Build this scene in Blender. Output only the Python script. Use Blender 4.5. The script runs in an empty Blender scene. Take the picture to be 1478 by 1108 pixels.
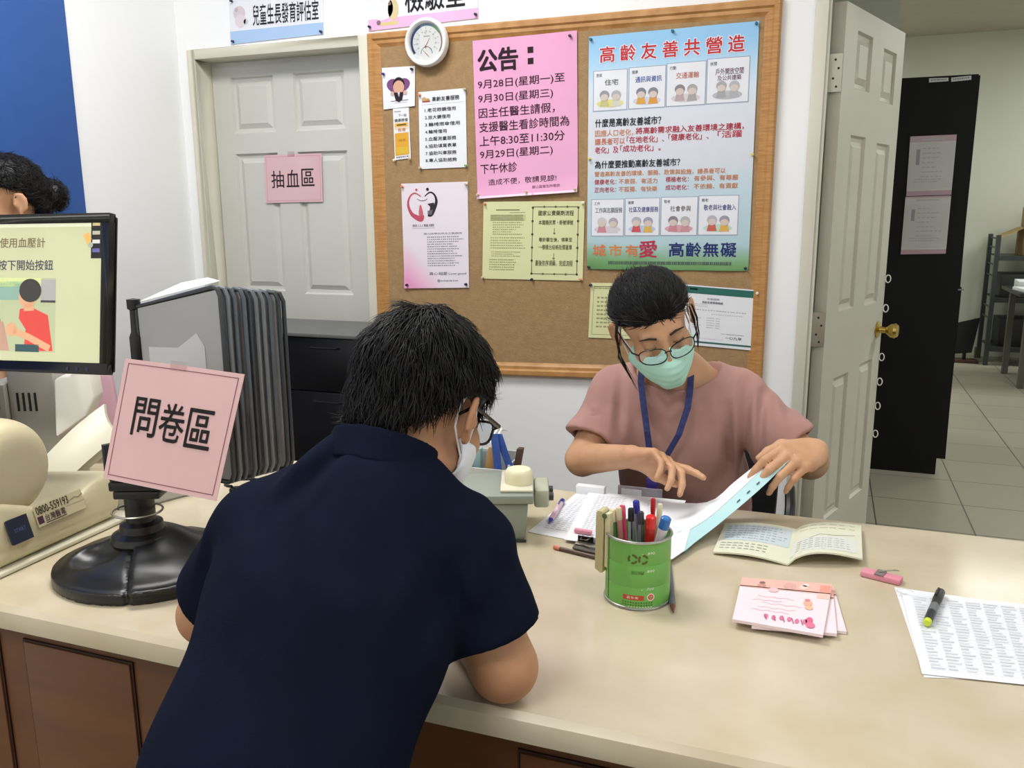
import bpy, bmesh, math, random
import numpy as np
from mathutils import Vector, Matrix
random.seed(7)
SC = bpy.context.scene
COL = SC.collection
PI = math.pi

# ------------------------------------------------------------------ camera
FPX, PITCH, YAW, ROLL, H = 1220.0, math.radians(11.6), math.radians(-20.25), math.radians(-.38), 1.40
fw = np.array([math.sin(YAW)*math.cos(PITCH), math.cos(YAW)*math.cos(PITCH), -math.sin(PITCH)])
r0 = np.array([math.cos(YAW), -math.sin(YAW), 0.0]); u0 = np.cross(r0, fw)
RT = r0*math.cos(ROLL) + u0*math.sin(ROLL); UP = -r0*math.sin(ROLL) + u0*math.cos(ROLL)
cam = bpy.data.cameras.new('camera'); cam.sensor_width = 36.0; cam.lens = 36.0*FPX/1478.0
cam.clip_start = .02; cam.clip_end = 60
camo = bpy.data.objects.new('camera', cam); COL.objects.link(camo)
m3 = Matrix(((RT[0], UP[0], -fw[0]), (RT[1], UP[1], -fw[1]), (RT[2], UP[2], -fw[2])))
camo.matrix_world = Matrix.Translation((0, 0, H)) @ m3.to_4x4()
SC.camera = camo

# ------------------------------------------------------------------ world, exposure
wd = bpy.data.worlds.new('world'); SC.world = wd; wd.use_nodes = True
wd.node_tree.nodes['Background'].inputs[0].default_value = (.9, .95, 1, 1)
wd.node_tree.nodes['Background'].inputs[1].default_value = .25
SC.view_settings.view_transform = 'Standard'; SC.view_settings.look = 'None'
SC.view_settings.gamma = 1.0; SC.view_settings.use_curve_mapping = False
SC.view_settings.exposure = .22
SC.cycles.use_denoising = True
SC.cycles.max_bounces = 8; SC.cycles.diffuse_bounces = 4; SC.cycles.caustics_reflective = False; SC.cycles.caustics_refractive = False

def area_light(name, loc, size, power, col=(1, 1, 1), rot=(0, 0, 0)):
    l = bpy.data.lights.new(name, 'AREA'); l.shape = 'RECTANGLE'; l.size, l.size_y = size
    l.energy = power; l.color = col
    o = bpy.data.objects.new(name, l); COL.objects.link(o); o.location = loc; o.rotation_euler = rot
    return o
CEIL = 2.90       # ceiling of the front office
CEIL_B = 2.95     # ceiling of the room behind the open door
LAMPS = [(-1.35, 1.55), (-1.0, -.9), (.75, .9)]
LAMP_W = [33, 30, 11]
for (x, y), p in zip(LAMPS, LAMP_W):
    area_light('ceiling_light_tubes', (x, y, CEIL-.045), (1.15, .55), p, (1, .985, .95))
area_light('rear_light_or_fill', (1.36, 6.55, CEIL_B-.045), (.60, .60), 4.5, (.97, 1, .93))
area_light('rear_light_or_fill', (2.3, 3.9, CEIL_B-.045), (.52, 1.0), 36, (.98, 1, .95))  # added fill light, brightens the near side of the tall cabinet
area_light('rear_light_or_fill', (-1.3, 7.6, CEIL_B-.045), (1.0, .6), 32, (.98, 1, .95))  # added fill light hidden behind the stub, evens out the rear wall
area_light('rear_light_or_fill', (3.0, 7.9, CEIL_B-.045), (.6, 1.0), 38, (.98, 1, .95))  # added fill light out of view, brightens the rear wall further

# ------------------------------------------------------------------ helpers: geometry of the place
HC, YF, YB, YW = .80, .868, 1.70, 2.80        # counter height, its front and rear edges, back wall
def ray(x, y):
    return fw + RT*(x-739)/FPX - UP*(y-554)/FPX
def on_counter(x, y, z=HC):
    d = ray(x, y); return np.array([0, 0, H]) + d*(z-H)/d[2]
def at_depth(x, y, Y):
    d = ray(x, y); return np.array([0, 0, H]) + d*Y/d[1]

# ------------------------------------------------------------------ helpers: materials
def lin(c):
    if isinstance(c, str):
        c = [int(c[i:i+2], 16)/255 for i in (0, 2, 4)]
        c = [v/12.92 if v <= .04045 else ((v+.055)/1.055)**2.4 for v in c]
    return (c[0], c[1], c[2], 1)
MATS = {}
def mat(name, col, rough=.5, metal=0., col2=None, nscale=8., bump=0., bscale=60., spec=.5, sheen=0., trans=0., emit=0., stretch=None, coat=0., lo=.35, hi=.65):
    if name in MATS: return MATS[name]
    m = bpy.data.materials.new(name); m.use_nodes = True; nt = m.node_tree; b = nt.nodes['Principled BSDF']
    b.inputs['Base Color'].default_value = lin(col); b.inputs['Roughness'].default_value = rough
    b.inputs['Metallic'].default_value = metal; b.inputs['Specular IOR Level'].default_value = spec
    b.inputs['Sheen Weight'].default_value = sheen; b.inputs['Transmission Weight'].default_value = trans
    b.inputs['Coat Weight'].default_value = coat
    tc = nt.nodes.new('ShaderNodeTexCoord'); mp = nt.nodes.new('ShaderNodeMapping')
    nt.links.new(tc.outputs['Object'], mp.inputs[0])
    if stretch: mp.inputs['Scale'].default_value = stretch
    n = nt.nodes.new('ShaderNodeTexNoise'); n.inputs['Scale'].default_value = nscale; n.inputs['Detail'].default_value = 6
    nt.links.new(mp.outputs[0], n.inputs['Vector'])
    cr = nt.nodes.new('ShaderNodeValToRGB'); cr.color_ramp.elements[0].position = lo; cr.color_ramp.elements[1].position = hi
    c1 = lin(col); cr.color_ramp.elements[0].color = c1
    cr.color_ramp.elements[1].color = lin(col2) if col2 else tuple(min(1, v*1.05) for v in c1[:3])+(1,)
    nt.links.new(n.outputs[0], cr.inputs[0]); nt.links.new(cr.outputs[0], b.inputs['Base Color'])
    if bump:
        n2 = nt.nodes.new('ShaderNodeTexNoise'); n2.inputs['Scale'].default_value = bscale; n2.inputs['Detail'].default_value = 4
        nt.links.new(mp.outputs[0], n2.inputs['Vector'])
        bp = nt.nodes.new('ShaderNodeBump'); bp.inputs['Strength'].default_value = bump; bp.inputs['Distance'].default_value = .01
        nt.links.new(n2.outputs[0], bp.inputs['Height']); nt.links.new(bp.outputs[0], b.inputs['Normal'])
    if emit:
        nt.links.new(cr.outputs[0], b.inputs['Emission Color']); b.inputs['Emission Strength'].default_value = emit
    MATS[name] = m; return m
def glass(name, col='f4fbff', alpha=.85, rough=.03):
    if name in MATS: return MATS[name]
    m = bpy.data.materials.new(name); m.use_nodes = True; nt = m.node_tree
    out = nt.nodes['Material Output']; nt.nodes.remove(nt.nodes['Principled BSDF'])
    t = nt.nodes.new('ShaderNodeBsdfTransparent'); t.inputs[0].default_value = lin(col)
    g = nt.nodes.new('ShaderNodeBsdfGlossy'); g.inputs['Roughness'].default_value = rough
    mx = nt.nodes.new('ShaderNodeMixShader'); mx.inputs[0].default_value = 1-alpha
    nt.links.new(t.outputs[0], mx.inputs[1]); nt.links.new(g.outputs[0], mx.inputs[2]); nt.links.new(mx.outputs[0], out.inputs[0])
    MATS[name] = m; return m

# ------------------------------------------------------------------ helpers: objects
def link(name, me, m=None, parent=None, smooth=False):
    o = bpy.data.objects.new(name, me); COL.objects.link(o)
    if m is not None: me.materials.append(m)
    if smooth: me.polygons.foreach_set('use_smooth', [True]*len(me.polygons))
    if parent is not None: o.parent = parent; o.matrix_parent_inverse = parent_inv(parent)
    return o
def parent_inv(p): return world_of(p).inverted()
def world_of(p):
    L = Matrix.Translation(p.location) @ p.rotation_euler.to_matrix().to_4x4()
    if p.parent is None: return L
    return world_of(p.parent) @ p.matrix_parent_inverse @ L
def tag(o, label=None, cat=None, group=None, kind=None):
    if label: o['label'] = label
    if cat: o['category'] = cat
    if group: o['group'] = group
    if kind: o['kind'] = kind
    return o
def thing(name, label, cat, loc=(0, 0, 0), group=None):
    o = bpy.data.objects.new(name, None); o.empty_display_size = .05; COL.objects.link(o); o.location = loc
    return tag(o, label, cat, group)
class MB:
    """collects shapes into one mesh"""
    def __init__(s): s.v = []; s.f = []
    def add(s, v, f):
        n = len(s.v); s.v += [tuple(map(float, p)) for p in v]; s.f += [[i+n for i in q] for q in f]; return s
    def box(s, lo, hi, M=None):
        v = [(x, y, z) for x in (lo[0], hi[0]) for y in (lo[1], hi[1]) for z in (lo[2], hi[2])]
        if M is not None: v = [tuple(M @ Vector(p)) for p in v]
        return s.add(v, [[0, 1, 3, 2], [4, 6, 7, 5], [0, 4, 5, 1], [2, 3, 7, 6], [0, 2, 6, 4], [1, 5, 7, 3]])
    def tube(s, pts, r, n=10, caps=True, closed=False):
        pts = [np.array(p, float) for p in pts]; m = len(pts)
        rs = r if isinstance(r, (list, tuple)) else [r]*m
        rings = []; prev = None
        for i, p in enumerate(pts):
            if closed: t = pts[(i+1) % m]-pts[i-1]
            else: t = pts[min(i+1, m-1)]-pts[max(i-1, 0)]
            t = t/(np.linalg.norm(t)+1e-12)
            if prev is None:
                a = np.array([0, 0, 1.]) if abs(t[2]) < .9 else np.array([1., 0, 0])
                prev = np.cross(t, a)
            prev = prev - t*(prev @ t); prev /= np.linalg.norm(prev)+1e-12; b = np.cross(t, prev)
            rings.append([p + rs[i]*(math.cos(2*PI*k/n)*prev + math.sin(2*PI*k/n)*b) for k in range(n)])
        v = [q for g in rings for q in g]; f = []
        for i in range(m if closed else m-1):
            j = (i+1) % m
            for k in range(n): f.append([i*n+k, i*n+(k+1) % n, j*n+(k+1) % n, j*n+k])
        if caps and not closed:
            f.append(list(range(n))[::-1]); f.append([(m-1)*n+k for k in range(n)])
        return s.add(v, f)
    def lathe(s, prof, c, axis=(0, 0, 1), n=32, cap=True):
        a = Vector(axis).normalized(); M = a.to_track_quat('Z', 'Y').to_matrix(); c = Vector(c)
        v = []; f = []; m = len(prof)
        for r, h in prof:
            for k in range(n): v.append(tuple(c + M @ Vector((r*math.cos(2*PI*k/n), r*math.sin(2*PI*k/n), h))))
        for i in range(m-1):
            for k in range(n): f.append([i*n+k, i*n+(k+1) % n, (i+1)*n+(k+1) % n, (i+1)*n+k])
        if cap: f.append(list(range(n))[::-1]); f.append([(m-1)*n+k for k in range(n)])
        return s.add(v, f)
    def prism(s, pts, d):
        """extrude a planar outline (3d points) by vector d"""
        n = len(pts); d = np.array(d, float); v = [np.array(p, float) for p in pts]; v += [p+d for p in v]
        f = [list(range(n))[::-1], list(range(n, 2*n))]
        for i in range(n): j = (i+1) % n; f.append([i, j, n+j, n+i])
        return s.add(v, f)
    def grid(s, P, thick=None):
        """P[i][j] grid of points, optional thickness vector"""
        P = np.array(P, float); a, b = P.shape[:2]; v = P.reshape(-1, 3); f = []
        for i in range(a-1):
            for j in range(b-1): f.append([i*b+j, i*b+j+1, (i+1)*b+j+1, (i+1)*b+j])
        if thick is None: return s.add(v, f)
        t = np.array(thick, float); n = a*b; v2 = np.concatenate([v, v+t]); f2 = f + [[q+n for q in g[::-1]] for g in f]
        edge = [i*b for i in range(a)] + [(a-1)*b+j for j in range(1, b)] + [i*b+b-1 for i in range(a-2, -1, -1)] + [j for j in range(b-2, 0, -1)]
        for i in range(len(edge)): p, q = edge[i], edge[(i+1) % len(edge)]; f2.append([p, q, q+n, p+n])
        return s.add(v2, f2)
    def build(s, name, m, parent=None, smooth=False, bevel=0., seg=2, local=None):
        me = bpy.data.meshes.new(name); me.from_pydata(s.v, [], s.f); me.update()
        bm = bmesh.new(); bm.from_mesh(me); bmesh.ops.recalc_face_normals(bm, faces=bm.faces)
        if bevel:
            bmesh.ops.remove_doubles(bm, verts=bm.verts, dist=1e-6)
            es = [e for e in bm.edges if len(e.link_faces) == 2 and e.calc_face_angle(0) > .5]
            bmesh.ops.bevel(bm, geom=es, offset=bevel, segments=seg, profile=.5, affect='EDGES', clamp_overlap=True)
        bm.to_mesh(me); bm.free()
        o = link(name, me, m, parent)
        if smooth or bevel:
            me.polygons.foreach_set('use_smooth', [True]*len(me.polygons))
            try: me.set_sharp_from_angle(angle=math.radians(40))
            except Exception: pass
        return o
def box(name, lo, hi, m, parent=None, bevel=0., M=None):
    return MB().box(lo, hi, M).build(name, m, parent, bevel=bevel)
def frame(c, x, y):
    """4x4 with origin c, x axis and y axis (orthonormalised)"""
    x = Vector(x).normalized(); z = x.cross(Vector(y)).normalized(); y = z.cross(x)
    return Matrix(((x[0], y[0], z[0], c[0]), (x[1], y[1], z[1], c[1]), (x[2], y[2], z[2], c[2]), (0, 0, 0, 1)))
def struct(o, label=None, cat=None):
    o['kind'] = 'structure'
    if label: o['label'] = label
    if cat: o['category'] = cat
    return o

# ------------------------------------------------------------------ helpers: implicit surfaces (organic shapes)
F32 = np.float32
def cap(P, a, b, ra, rb=None):
    rb = ra if rb is None else rb
    a = np.array(a, F32); b = np.array(b, F32); ab = b-a; L = float(ab @ ab)+1e-12
    t = np.clip(((P-a) @ ab)/L, 0, 1); d = P-a-t[:, None]*ab
    return np.sqrt((d*d).sum(1)) - (ra+(rb-ra)*t)
def fcap(P, a, b, ra, rb, n, q):
    """capsule flattened along unit vector n by factor q (<1 is flatter)"""
    n = np.array(n, F32); n = n/np.linalg.norm(n); s = 1/q-1
    a = np.array(a, F32); b = np.array(b, F32)
    st = lambda v: v + np.outer(v @ n, n)*s if v.ndim == 2 else v + n*(v @ n)*s
    return cap(st(P), st(a), st(b), ra, rb)*min(1, q*1.25)
def ell(P, c, r, M=None):
    v = P-np.array(c, F32)
    if M is not None: v = v @ np.array(M, F32)
    r = np.array(r, F32); k0 = np.sqrt(((v/r)**2).sum(1)); k1 = np.sqrt(((v/(r*r))**2).sum(1))+1e-9
    return k0*(k0-1)/k1
def rbox(P, c, h, r, M=None):
    v = P-np.array(c, F32)
    if M is not None: v = v @ np.array(M, F32)
    q = np.abs(v)-np.array(h, F32)+r
    return np.sqrt((np.maximum(q, 0)**2).sum(1)) + np.minimum(q.max(1), 0) - r
def smin(k, *ds):
    d = ds[0]
    for e in ds[1:]:
        h = np.clip(.5+.5*(e-d)/k, 0, 1); d = e*(1-h)+d*h - k*h*(1-h)
    return d
def smax(k, a, b): return -smin(k, -a, -b)
def chain(P, pts, rs, k=.01):
    return smin(k, *[cap(P, pts[i], pts[i+1], rs[i], rs[i+1]) for i in range(len(pts)-1)])
def snet(f, lo, hi, res):
    lo = np.array(lo, F32); hi = np.array(hi, F32); C = 4
    n = np.ceil((hi-lo)/(res*C)).astype(int)*C+1
    ax = [lo[i]+np.arange(n[i], dtype=F32)*res for i in range(3)]
    cx = [a[::C] for a in ax]
    G = np.stack(np.meshgrid(*cx, indexing='ij'), -1).reshape(-1, 3).astype(F32)
    dc = f(G).reshape([len(c) for c in cx])
    ix = [np.minimum((np.arange(n[i])+C//2)//C, len(cx[i])-1) for i in range(3)]
    d = dc[np.ix_(*ix)].astype(F32)
    near = np.abs(d) < res*C*1.9
    I = np.argwhere(near); P = np.stack([ax[i][I[:, i]] for i in range(3)], 1)
    out = np.empty(len(P), F32)
    for s in range(0, len(P), 400000): out[s:s+400000] = f(P[s:s+400000])
    d[near] = out
    s = d < 0
    m = np.zeros(tuple(np.array(s.shape)-1), np.int8)
    cs = [(i, j, k) for i in (0, 1) for j in (0, 1) for k in (0, 1)]
    sl = lambda o: tuple(slice(o[i], s.shape[i]-1+o[i]) for i in range(3))
    for o in cs: m += s[sl(o)]
    act = (m > 0) & (m < 8); I = np.argwhere(act)
    D = np.stack([d[I[:, 0]+o[0], I[:, 1]+o[1], I[:, 2]+o[2]] for o in cs], 1)
    acc = np.zeros((len(I), 3)); cnt = np.zeros(len(I))
    for a in range(8):
        for b in range(a+1, 8):
            if sum(abs(cs[a][i]-cs[b][i]) for i in range(3)) != 1: continue
            x = (D[:, a] < 0) != (D[:, b] < 0); t = D[x, a]/(D[x, a]-D[x, b])
            acc[x] += np.array(cs[a]) + t[:, None]*(np.array(cs[b])-np.array(cs[a])); cnt[x] += 1
    V = lo + res*(I + acc/cnt[:, None])
    vid = -np.ones(act.shape, np.int64); vid[act] = np.arange(len(I))
    Q = []
    for axn in range(3):
        sh = list(s.shape); sh[axn] -= 1
        A = tuple(slice(0, -1) if i == axn else slice(None) for i in range(3)); B = tuple(slice(1, None) if i == axn else slice(None) for i in range(3))
        E = np.argwhere(s[A] != s[B]); o1, o2 = [i for i in range(3) if i != axn]
        ok = (E[:, o1] > 0) & (E[:, o2] > 0) & (E[:, o1] < s.shape[o1]-1) & (E[:, o2] < s.shape[o2]-1); E = E[ok]
        def c(a, b):
            q = E.copy(); q[:, o1] -= a; q[:, o2] -= b; return vid[q[:, 0], q[:, 1], q[:, 2]]
        q = np.stack([c(1, 1), c(0, 1), c(0, 0), c(1, 0)], 1)
        flip = s[E[:, 0], E[:, 1], E[:, 2]]
        if axn == 1: flip = ~flip
        q[~flip] = q[~flip][:, ::-1]
        Q.append(q)
    Q = np.concatenate(Q); Q = Q[(Q >= 0).all(1)]
    return V, Q
def blob(name, f, lo, hi, res, m, parent=None, relax=1):
    V, Q = snet(f, lo, hi, res)
    for _ in range(relax):
        S = np.zeros_like(V); c = np.zeros(len(V))
        for a in range(4):
            i, j = Q[:, a], Q[:, (a+1) % 4]
            np.add.at(S, i, V[j]); np.add.at(c, i, 1); np.add.at(S, j, V[i]); np.add.at(c, j, 1)
        V = V*.5 + .5*S/np.maximum(c, 1)[:, None]
    me = bpy.data.meshes.new(name)
    me.vertices.add(len(V)); me.vertices.foreach_set('co', V.astype(F32).ravel())
    me.loops.add(Q.size); me.loops.foreach_set('vertex_index', Q.astype(np.int32).ravel())
    me.polygons.add(len(Q)); me.polygons.foreach_set('loop_start', np.arange(0, Q.size, 4, dtype=np.int32))
    try: me.polygons.foreach_set('loop_total', np.full(len(Q), 4, np.int32))
    except Exception: pass
    me.update(calc_edges=True); me.validate()
    return link(name, me, m, parent, smooth=True)

# ------------------------------------------------------------------ helpers: sheets with print on them
_tcache = {}
def text_shape(s, bold=0.):
    k = (s, bold)
    if k in _tcache: return _tcache[k]
    c = bpy.data.curves.new('t', 'FONT'); c.body = s; c.resolution_u = 2; c.fill_mode = 'FRONT'
    o = bpy.data.objects.new('t', c); COL.objects.link(o)
    dg = bpy.context.evaluated_depsgraph_get()
    me = bpy.data.meshes.new_from_object(o.evaluated_get(dg))
    v = np.array([p.co[:2] for p in me.vertices]) if len(me.vertices) else np.zeros((0, 2)); f = [list(p.vertices) for p in me.polygons]
    bpy.data.objects.remove(o); bpy.data.curves.remove(c); bpy.data.meshes.remove(me)
    if bold and len(v):          # heavier letters: the outline repeated a hair to each side
        n = len(v); b = bold*.8; sh = ((-b, 0), (b, 0), (0, -b), (0, b)) if bold < .03 else ((-b, -b), (b, -b), (-b, b), (b, b), (0, b), (0, -b), (b, 0), (-b, 0))
        f = [[i+n*j for i in g] for j in range(len(sh)) for g in f]; v = np.concatenate([np.c_[v+np.array(d), np.full(n, .14*j)] for j, d in enumerate(sh)])
    if len(v) and v.shape[1] == 2: v = np.c_[v, np.zeros(len(v))]
    _tcache[k] = (v, f); return v, f
class Sheet:
    """a sheet spanned by corner points TL, TR, BR, BL; u runs right, v runs down, both 0..1"""
    def __init__(s, name, label, cat, corners, m, curl=None, thick=.0006, n=10, group=None, parent=None, off=.0004):
        s.c = [np.array(p, float) for p in corners]; s.curl = curl or (lambda u, v: 0*u); s.off = off
        nn = np.cross(s.c[1]-s.c[0], s.c[0]-s.c[3]); s.n = nn/np.linalg.norm(nn)      # towards the reader
        g = np.linspace(0, 1, n+1); V, U = np.meshgrid(g, g, indexing='ij')
        P = s.map(U.ravel(), V.ravel(), 0).reshape(n+1, n+1, 3)
        s.o = MB().grid(P, -s.n*thick).build(name, m, parent, smooth=True)
        if parent is None: tag(s.o, label, cat, group)
        s.buf = {}; s.w = np.linalg.norm(s.c[1]-s.c[0]); s.h = np.linalg.norm(s.c[3]-s.c[0])
    def map(s, u, v, off):
        u = np.asarray(u, float); v = np.asarray(v, float); a, b, c, d = s.c
        p = (1-v)[:, None]*((1-u)[:, None]*a+u[:, None]*b) + v[:, None]*((1-u)[:, None]*d+u[:, None]*c)
        return p + s.n*(s.curl(u, v)+off)[:, None]
    def put(s, uv, faces, col, lvl=1):
        B = s.buf.setdefault((col, lvl), [[], [], 0]); uv = np.asarray(uv, float); uv = np.c_[uv, np.zeros(len(uv))] if uv.shape[1] == 2 else uv
        B[0].append(uv); B[1] += [[i+B[2] for i in f] for f in faces]; B[2] += len(uv)
    def text(s, t, u, v, h, col='222222', w=None, bold=0., align='L', lvl=2, slant=0.):
        """left/centre at u, top at v, letter height h in sheet metres fraction of the sheet height; w = width as fraction"""
        V, f = text_shape(t, bold)
        if not len(V): return
        dl = V[:, 2]; V = V[:, :2]; lo = V.min(0); hi = V.max(0); q = (V-lo)/np.maximum(hi-lo, 1e-6)
        hh = h; ww = w if w else (hi[0]-lo[0])/(hi[1]-lo[1]+1e-9)*h*s.h/s.w
        x = u - (ww/2 if align == 'C' else 0)
        s.put(np.stack([x+q[:, 0]*ww, v+(1-q[:, 1])*hh+slant*(q[:, 0]), dl], 1), f, col, lvl)
    def rect(s, u0, v0, u1, v1, col, lvl=1, k=6):
        g = np.linspace(0, 1, k+1); pts = [(u0+(u1-u0)*a, v0+(v1-v0)*b) for b in g for a in g]
        s.put(pts, [[i*(k+1)+j, i*(k+1)+j+1, (i+1)*(k+1)+j+1, (i+1)*(k+1)+j] for i in range(k) for j in range(k)], col, lvl)
    def outline(s, u0, v0, u1, v1, t, col, lvl=1):
        a = t; b = t*s.w/s.h
        for r in ((u0, v0, u1, v0+b), (u0, v1-b, u1, v1), (u0, v0, u0+a, v1), (u1-a, v0, u1, v1)): s.rect(*r, col, lvl)
    def disc(s, u, v, r, col, lvl=1, ry=None, n=20):
        ry = ry or r*s.w/s.h
        s.put([(u+r*math.cos(2*PI*k/n), v+ry*math.sin(2*PI*k/n)) for k in range(n)], [list(range(n))], col, lvl)
    def poly(s, pts, col, lvl=1): s.put(pts, [list(range(len(pts)))], col, lvl)
    def stroke(s, pts, w, col, lvl=2):
        pts = np.array(pts, float); ws = w if isinstance(w, (list, tuple)) else [w]*len(pts); L = []; R = []
        for i in range(len(pts)):
            t = (pts[min(i+1, len(pts)-1)]-pts[max(i-1, 0)])*np.array([s.w, s.h]); t /= np.linalg.norm(t)+1e-9
            nrm = np.array([-t[1]/s.w, t[0]/s.h])*s.w*ws[i]/2; L.append(pts[i]+nrm); R.append(pts[i]-nrm)
        n = len(pts); s.put(L+R, [[i, i+1, n+i+1, n+i] for i in range(n-1)], col, lvl)
    def lines(s, u0, v0, u1, v1, rows, col='777777', fill=.5, jag=.25, lvl=1, dash=None):
        """rows of small unreadable print drawn as broken strokes"""
        st = (v1-v0)/rows
        for i in range(rows):
            y = v0+i*st; e = u1-(u1-u0)*random.random()*jag; x = u0; cw = dash or st*s.h/s.w*.8
            while x < e:
                q = cw*random.uniform(.6, 1.0)
                s.put([(x, y), (min(x+q, e), y), (min(x+q, e), y+st*fill), (x, y+st*fill)], [[0, 1, 2, 3]], col, lvl); x += cw*1.15
    def done(s, rough=.7, names=None):
        i = 0
        for (col, lvl), (uv, f, _) in sorted(s.buf.items(), key=lambda t: t[0][1]):
            uv = np.concatenate(uv); P = s.map(uv[:, 0], uv[:, 1], s.off*(lvl+uv[:, 2]))
            mb = MB(); mb.add(P, f)
            me = bpy.data.meshes.new('print'); me.from_pydata(mb.v, [], mb.f); me.update()
            link((names or {}).get(col, 'printed_text' if lvl >= 2 else 'printed_area'), me, mat('ink_'+col, col, rough, spec=.3), s.o)
        s.buf = {}
        return s
# ================================================================== the room
wallm = mat('wall_paint', 'f7f8f9', .75, col2='f2f4f6', nscale=1.5, bump=.03, bscale=90)
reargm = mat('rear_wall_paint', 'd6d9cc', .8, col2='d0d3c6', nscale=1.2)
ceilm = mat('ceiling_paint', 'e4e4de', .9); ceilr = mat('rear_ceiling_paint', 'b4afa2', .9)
cream = mat('cream_door_paint', 'd9d6c6', .5, col2='d3d0bf', nscale=3, bump=.02, bscale=40)
doorm = mat('door_leaf_paint', 'cfcfc8', .45, col2='cacac2', nscale=2.5, bump=.02, bscale=40)
door2m = mat('open_door_paint', 'c6c3b6', .45, col2='bfbcae', nscale=2.5, bump=.03, bscale=30)
brass = mat('brass', 'c0a458', .22, 1.0)
steel = mat('brushed_steel', 'b9b6a8', .35, 1.0)

def tile_mat():
    m = bpy.data.materials.new('floor_tiles'); m.use_nodes = True; nt = m.node_tree; b = nt.nodes['Principled BSDF']
    tc = nt.nodes.new('ShaderNodeTexCoord'); mp = nt.nodes.new('ShaderNodeMapping')
    mp.inputs['Location'].default_value = (-.69/.4*1, -4.365/.4*1, 0); mp.inputs['Scale'].default_value = (1/.4, 1/.4, 1)
    nt.links.new(tc.outputs['Object'], mp.inputs[0])
    br = nt.nodes.new('ShaderNodeTexBrick'); br.offset = 0; br.squash = 1
    br.inputs['Scale'].default_value = 1; br.inputs['Brick Width'].default_value = 1; br.inputs['Row Height'].default_value = 1
    br.inputs['Mortar Size'].default_value = .008; br.inputs['Color1'].default_value = lin('aea898'); br.inputs['Color2'].default_value = lin('a7a191')
    br.inputs['Mortar'].default_value = lin('5f5a50'); br.inputs['Bias'].default_value = 0
    nt.links.new(mp.outputs[0], br.inputs['Vector']); nt.links.new(br.outputs[0], b.inputs['Base Color'])
    b.inputs['Roughness'].default_value = .32
    return m
floor = MB().box((-2.52, -2.6, -.1), (4.2, 9.2, 0)).build('floor', tile_mat()); struct(floor)
D1 = (-2.312, -1.598, 1.972)      # opening of the closed door: left, right, top
D2L, D2T = -.052, 2.045             # opening of the open door: left edge, top
w = MB()
k_ = .034
w.box((-2.52, YW, 0), (D1[0]-k_, YW+.12, CEIL)); w.box((D1[0]-k_, YW, D1[2]+k_), (D1[1]+k_, YW+.12, CEIL))
w.box((D1[1]+k_, YW, 0), (D2L, YW+.12, CEIL)); w.box((D2L, YW, D2T), (.86, YW+.12, CEIL)); w.box((.86, YW, 0), (1.72, YW+.12, CEIL))
struct(w.build('wall_back', wallm))
struct(box('wall_left', (-2.52, -2.6, 0), (-2.40, YW, CEIL), wallm))
struct(box('wall_right', (1.60, -2.6, 0), (1.72, YW, CEIL), wallm))
struct(box('wall_front', (-2.40, -2.6, 0), (1.60, -2.48, CEIL), wallm))
struct(box('ceiling', (-2.52, -2.6, CEIL), (1.72, YW+.12, CEIL+.1), ceilm))
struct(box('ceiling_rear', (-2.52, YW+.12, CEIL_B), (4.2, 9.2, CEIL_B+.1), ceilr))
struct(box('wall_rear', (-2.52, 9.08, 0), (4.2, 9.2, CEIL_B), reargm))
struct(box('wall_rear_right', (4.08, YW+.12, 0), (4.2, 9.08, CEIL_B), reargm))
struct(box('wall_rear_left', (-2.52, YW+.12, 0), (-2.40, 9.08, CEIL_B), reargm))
struct(box('wall_rear_stub', (-.9, 5.55, 0), (.305, 6.3, CEIL_B), reargm))

# casings of the two doors
c = .037; y0 = YW-.014
t = MB(); t.box((D1[0]-c, y0, 0), (D1[0], YW+.08, D1[2]+c)); t.box((D1[1], y0, 0), (D1[1]+c, YW+.08, D1[2]+c)); t.box((D1[0], y0, D1[2]), (D1[1], YW+.08, D1[2]+c))
struct(t.build('trim_1', cream, bevel=.003))
t = MB(); t.box((-.074, y0, 0), (-.040, YW+.02, D2T+.04)); t.box((-.040, y0+.008, 0), (-.028, YW+.06, D2T+.02)); t.box((-.040, y0, D2T), (.86, YW+.02, D2T+.04)); t.box((.86, y0, 0), (.90, YW+.06, D2T+.04))
struct(t.build('trim_2', cream, bevel=.003))

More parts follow.
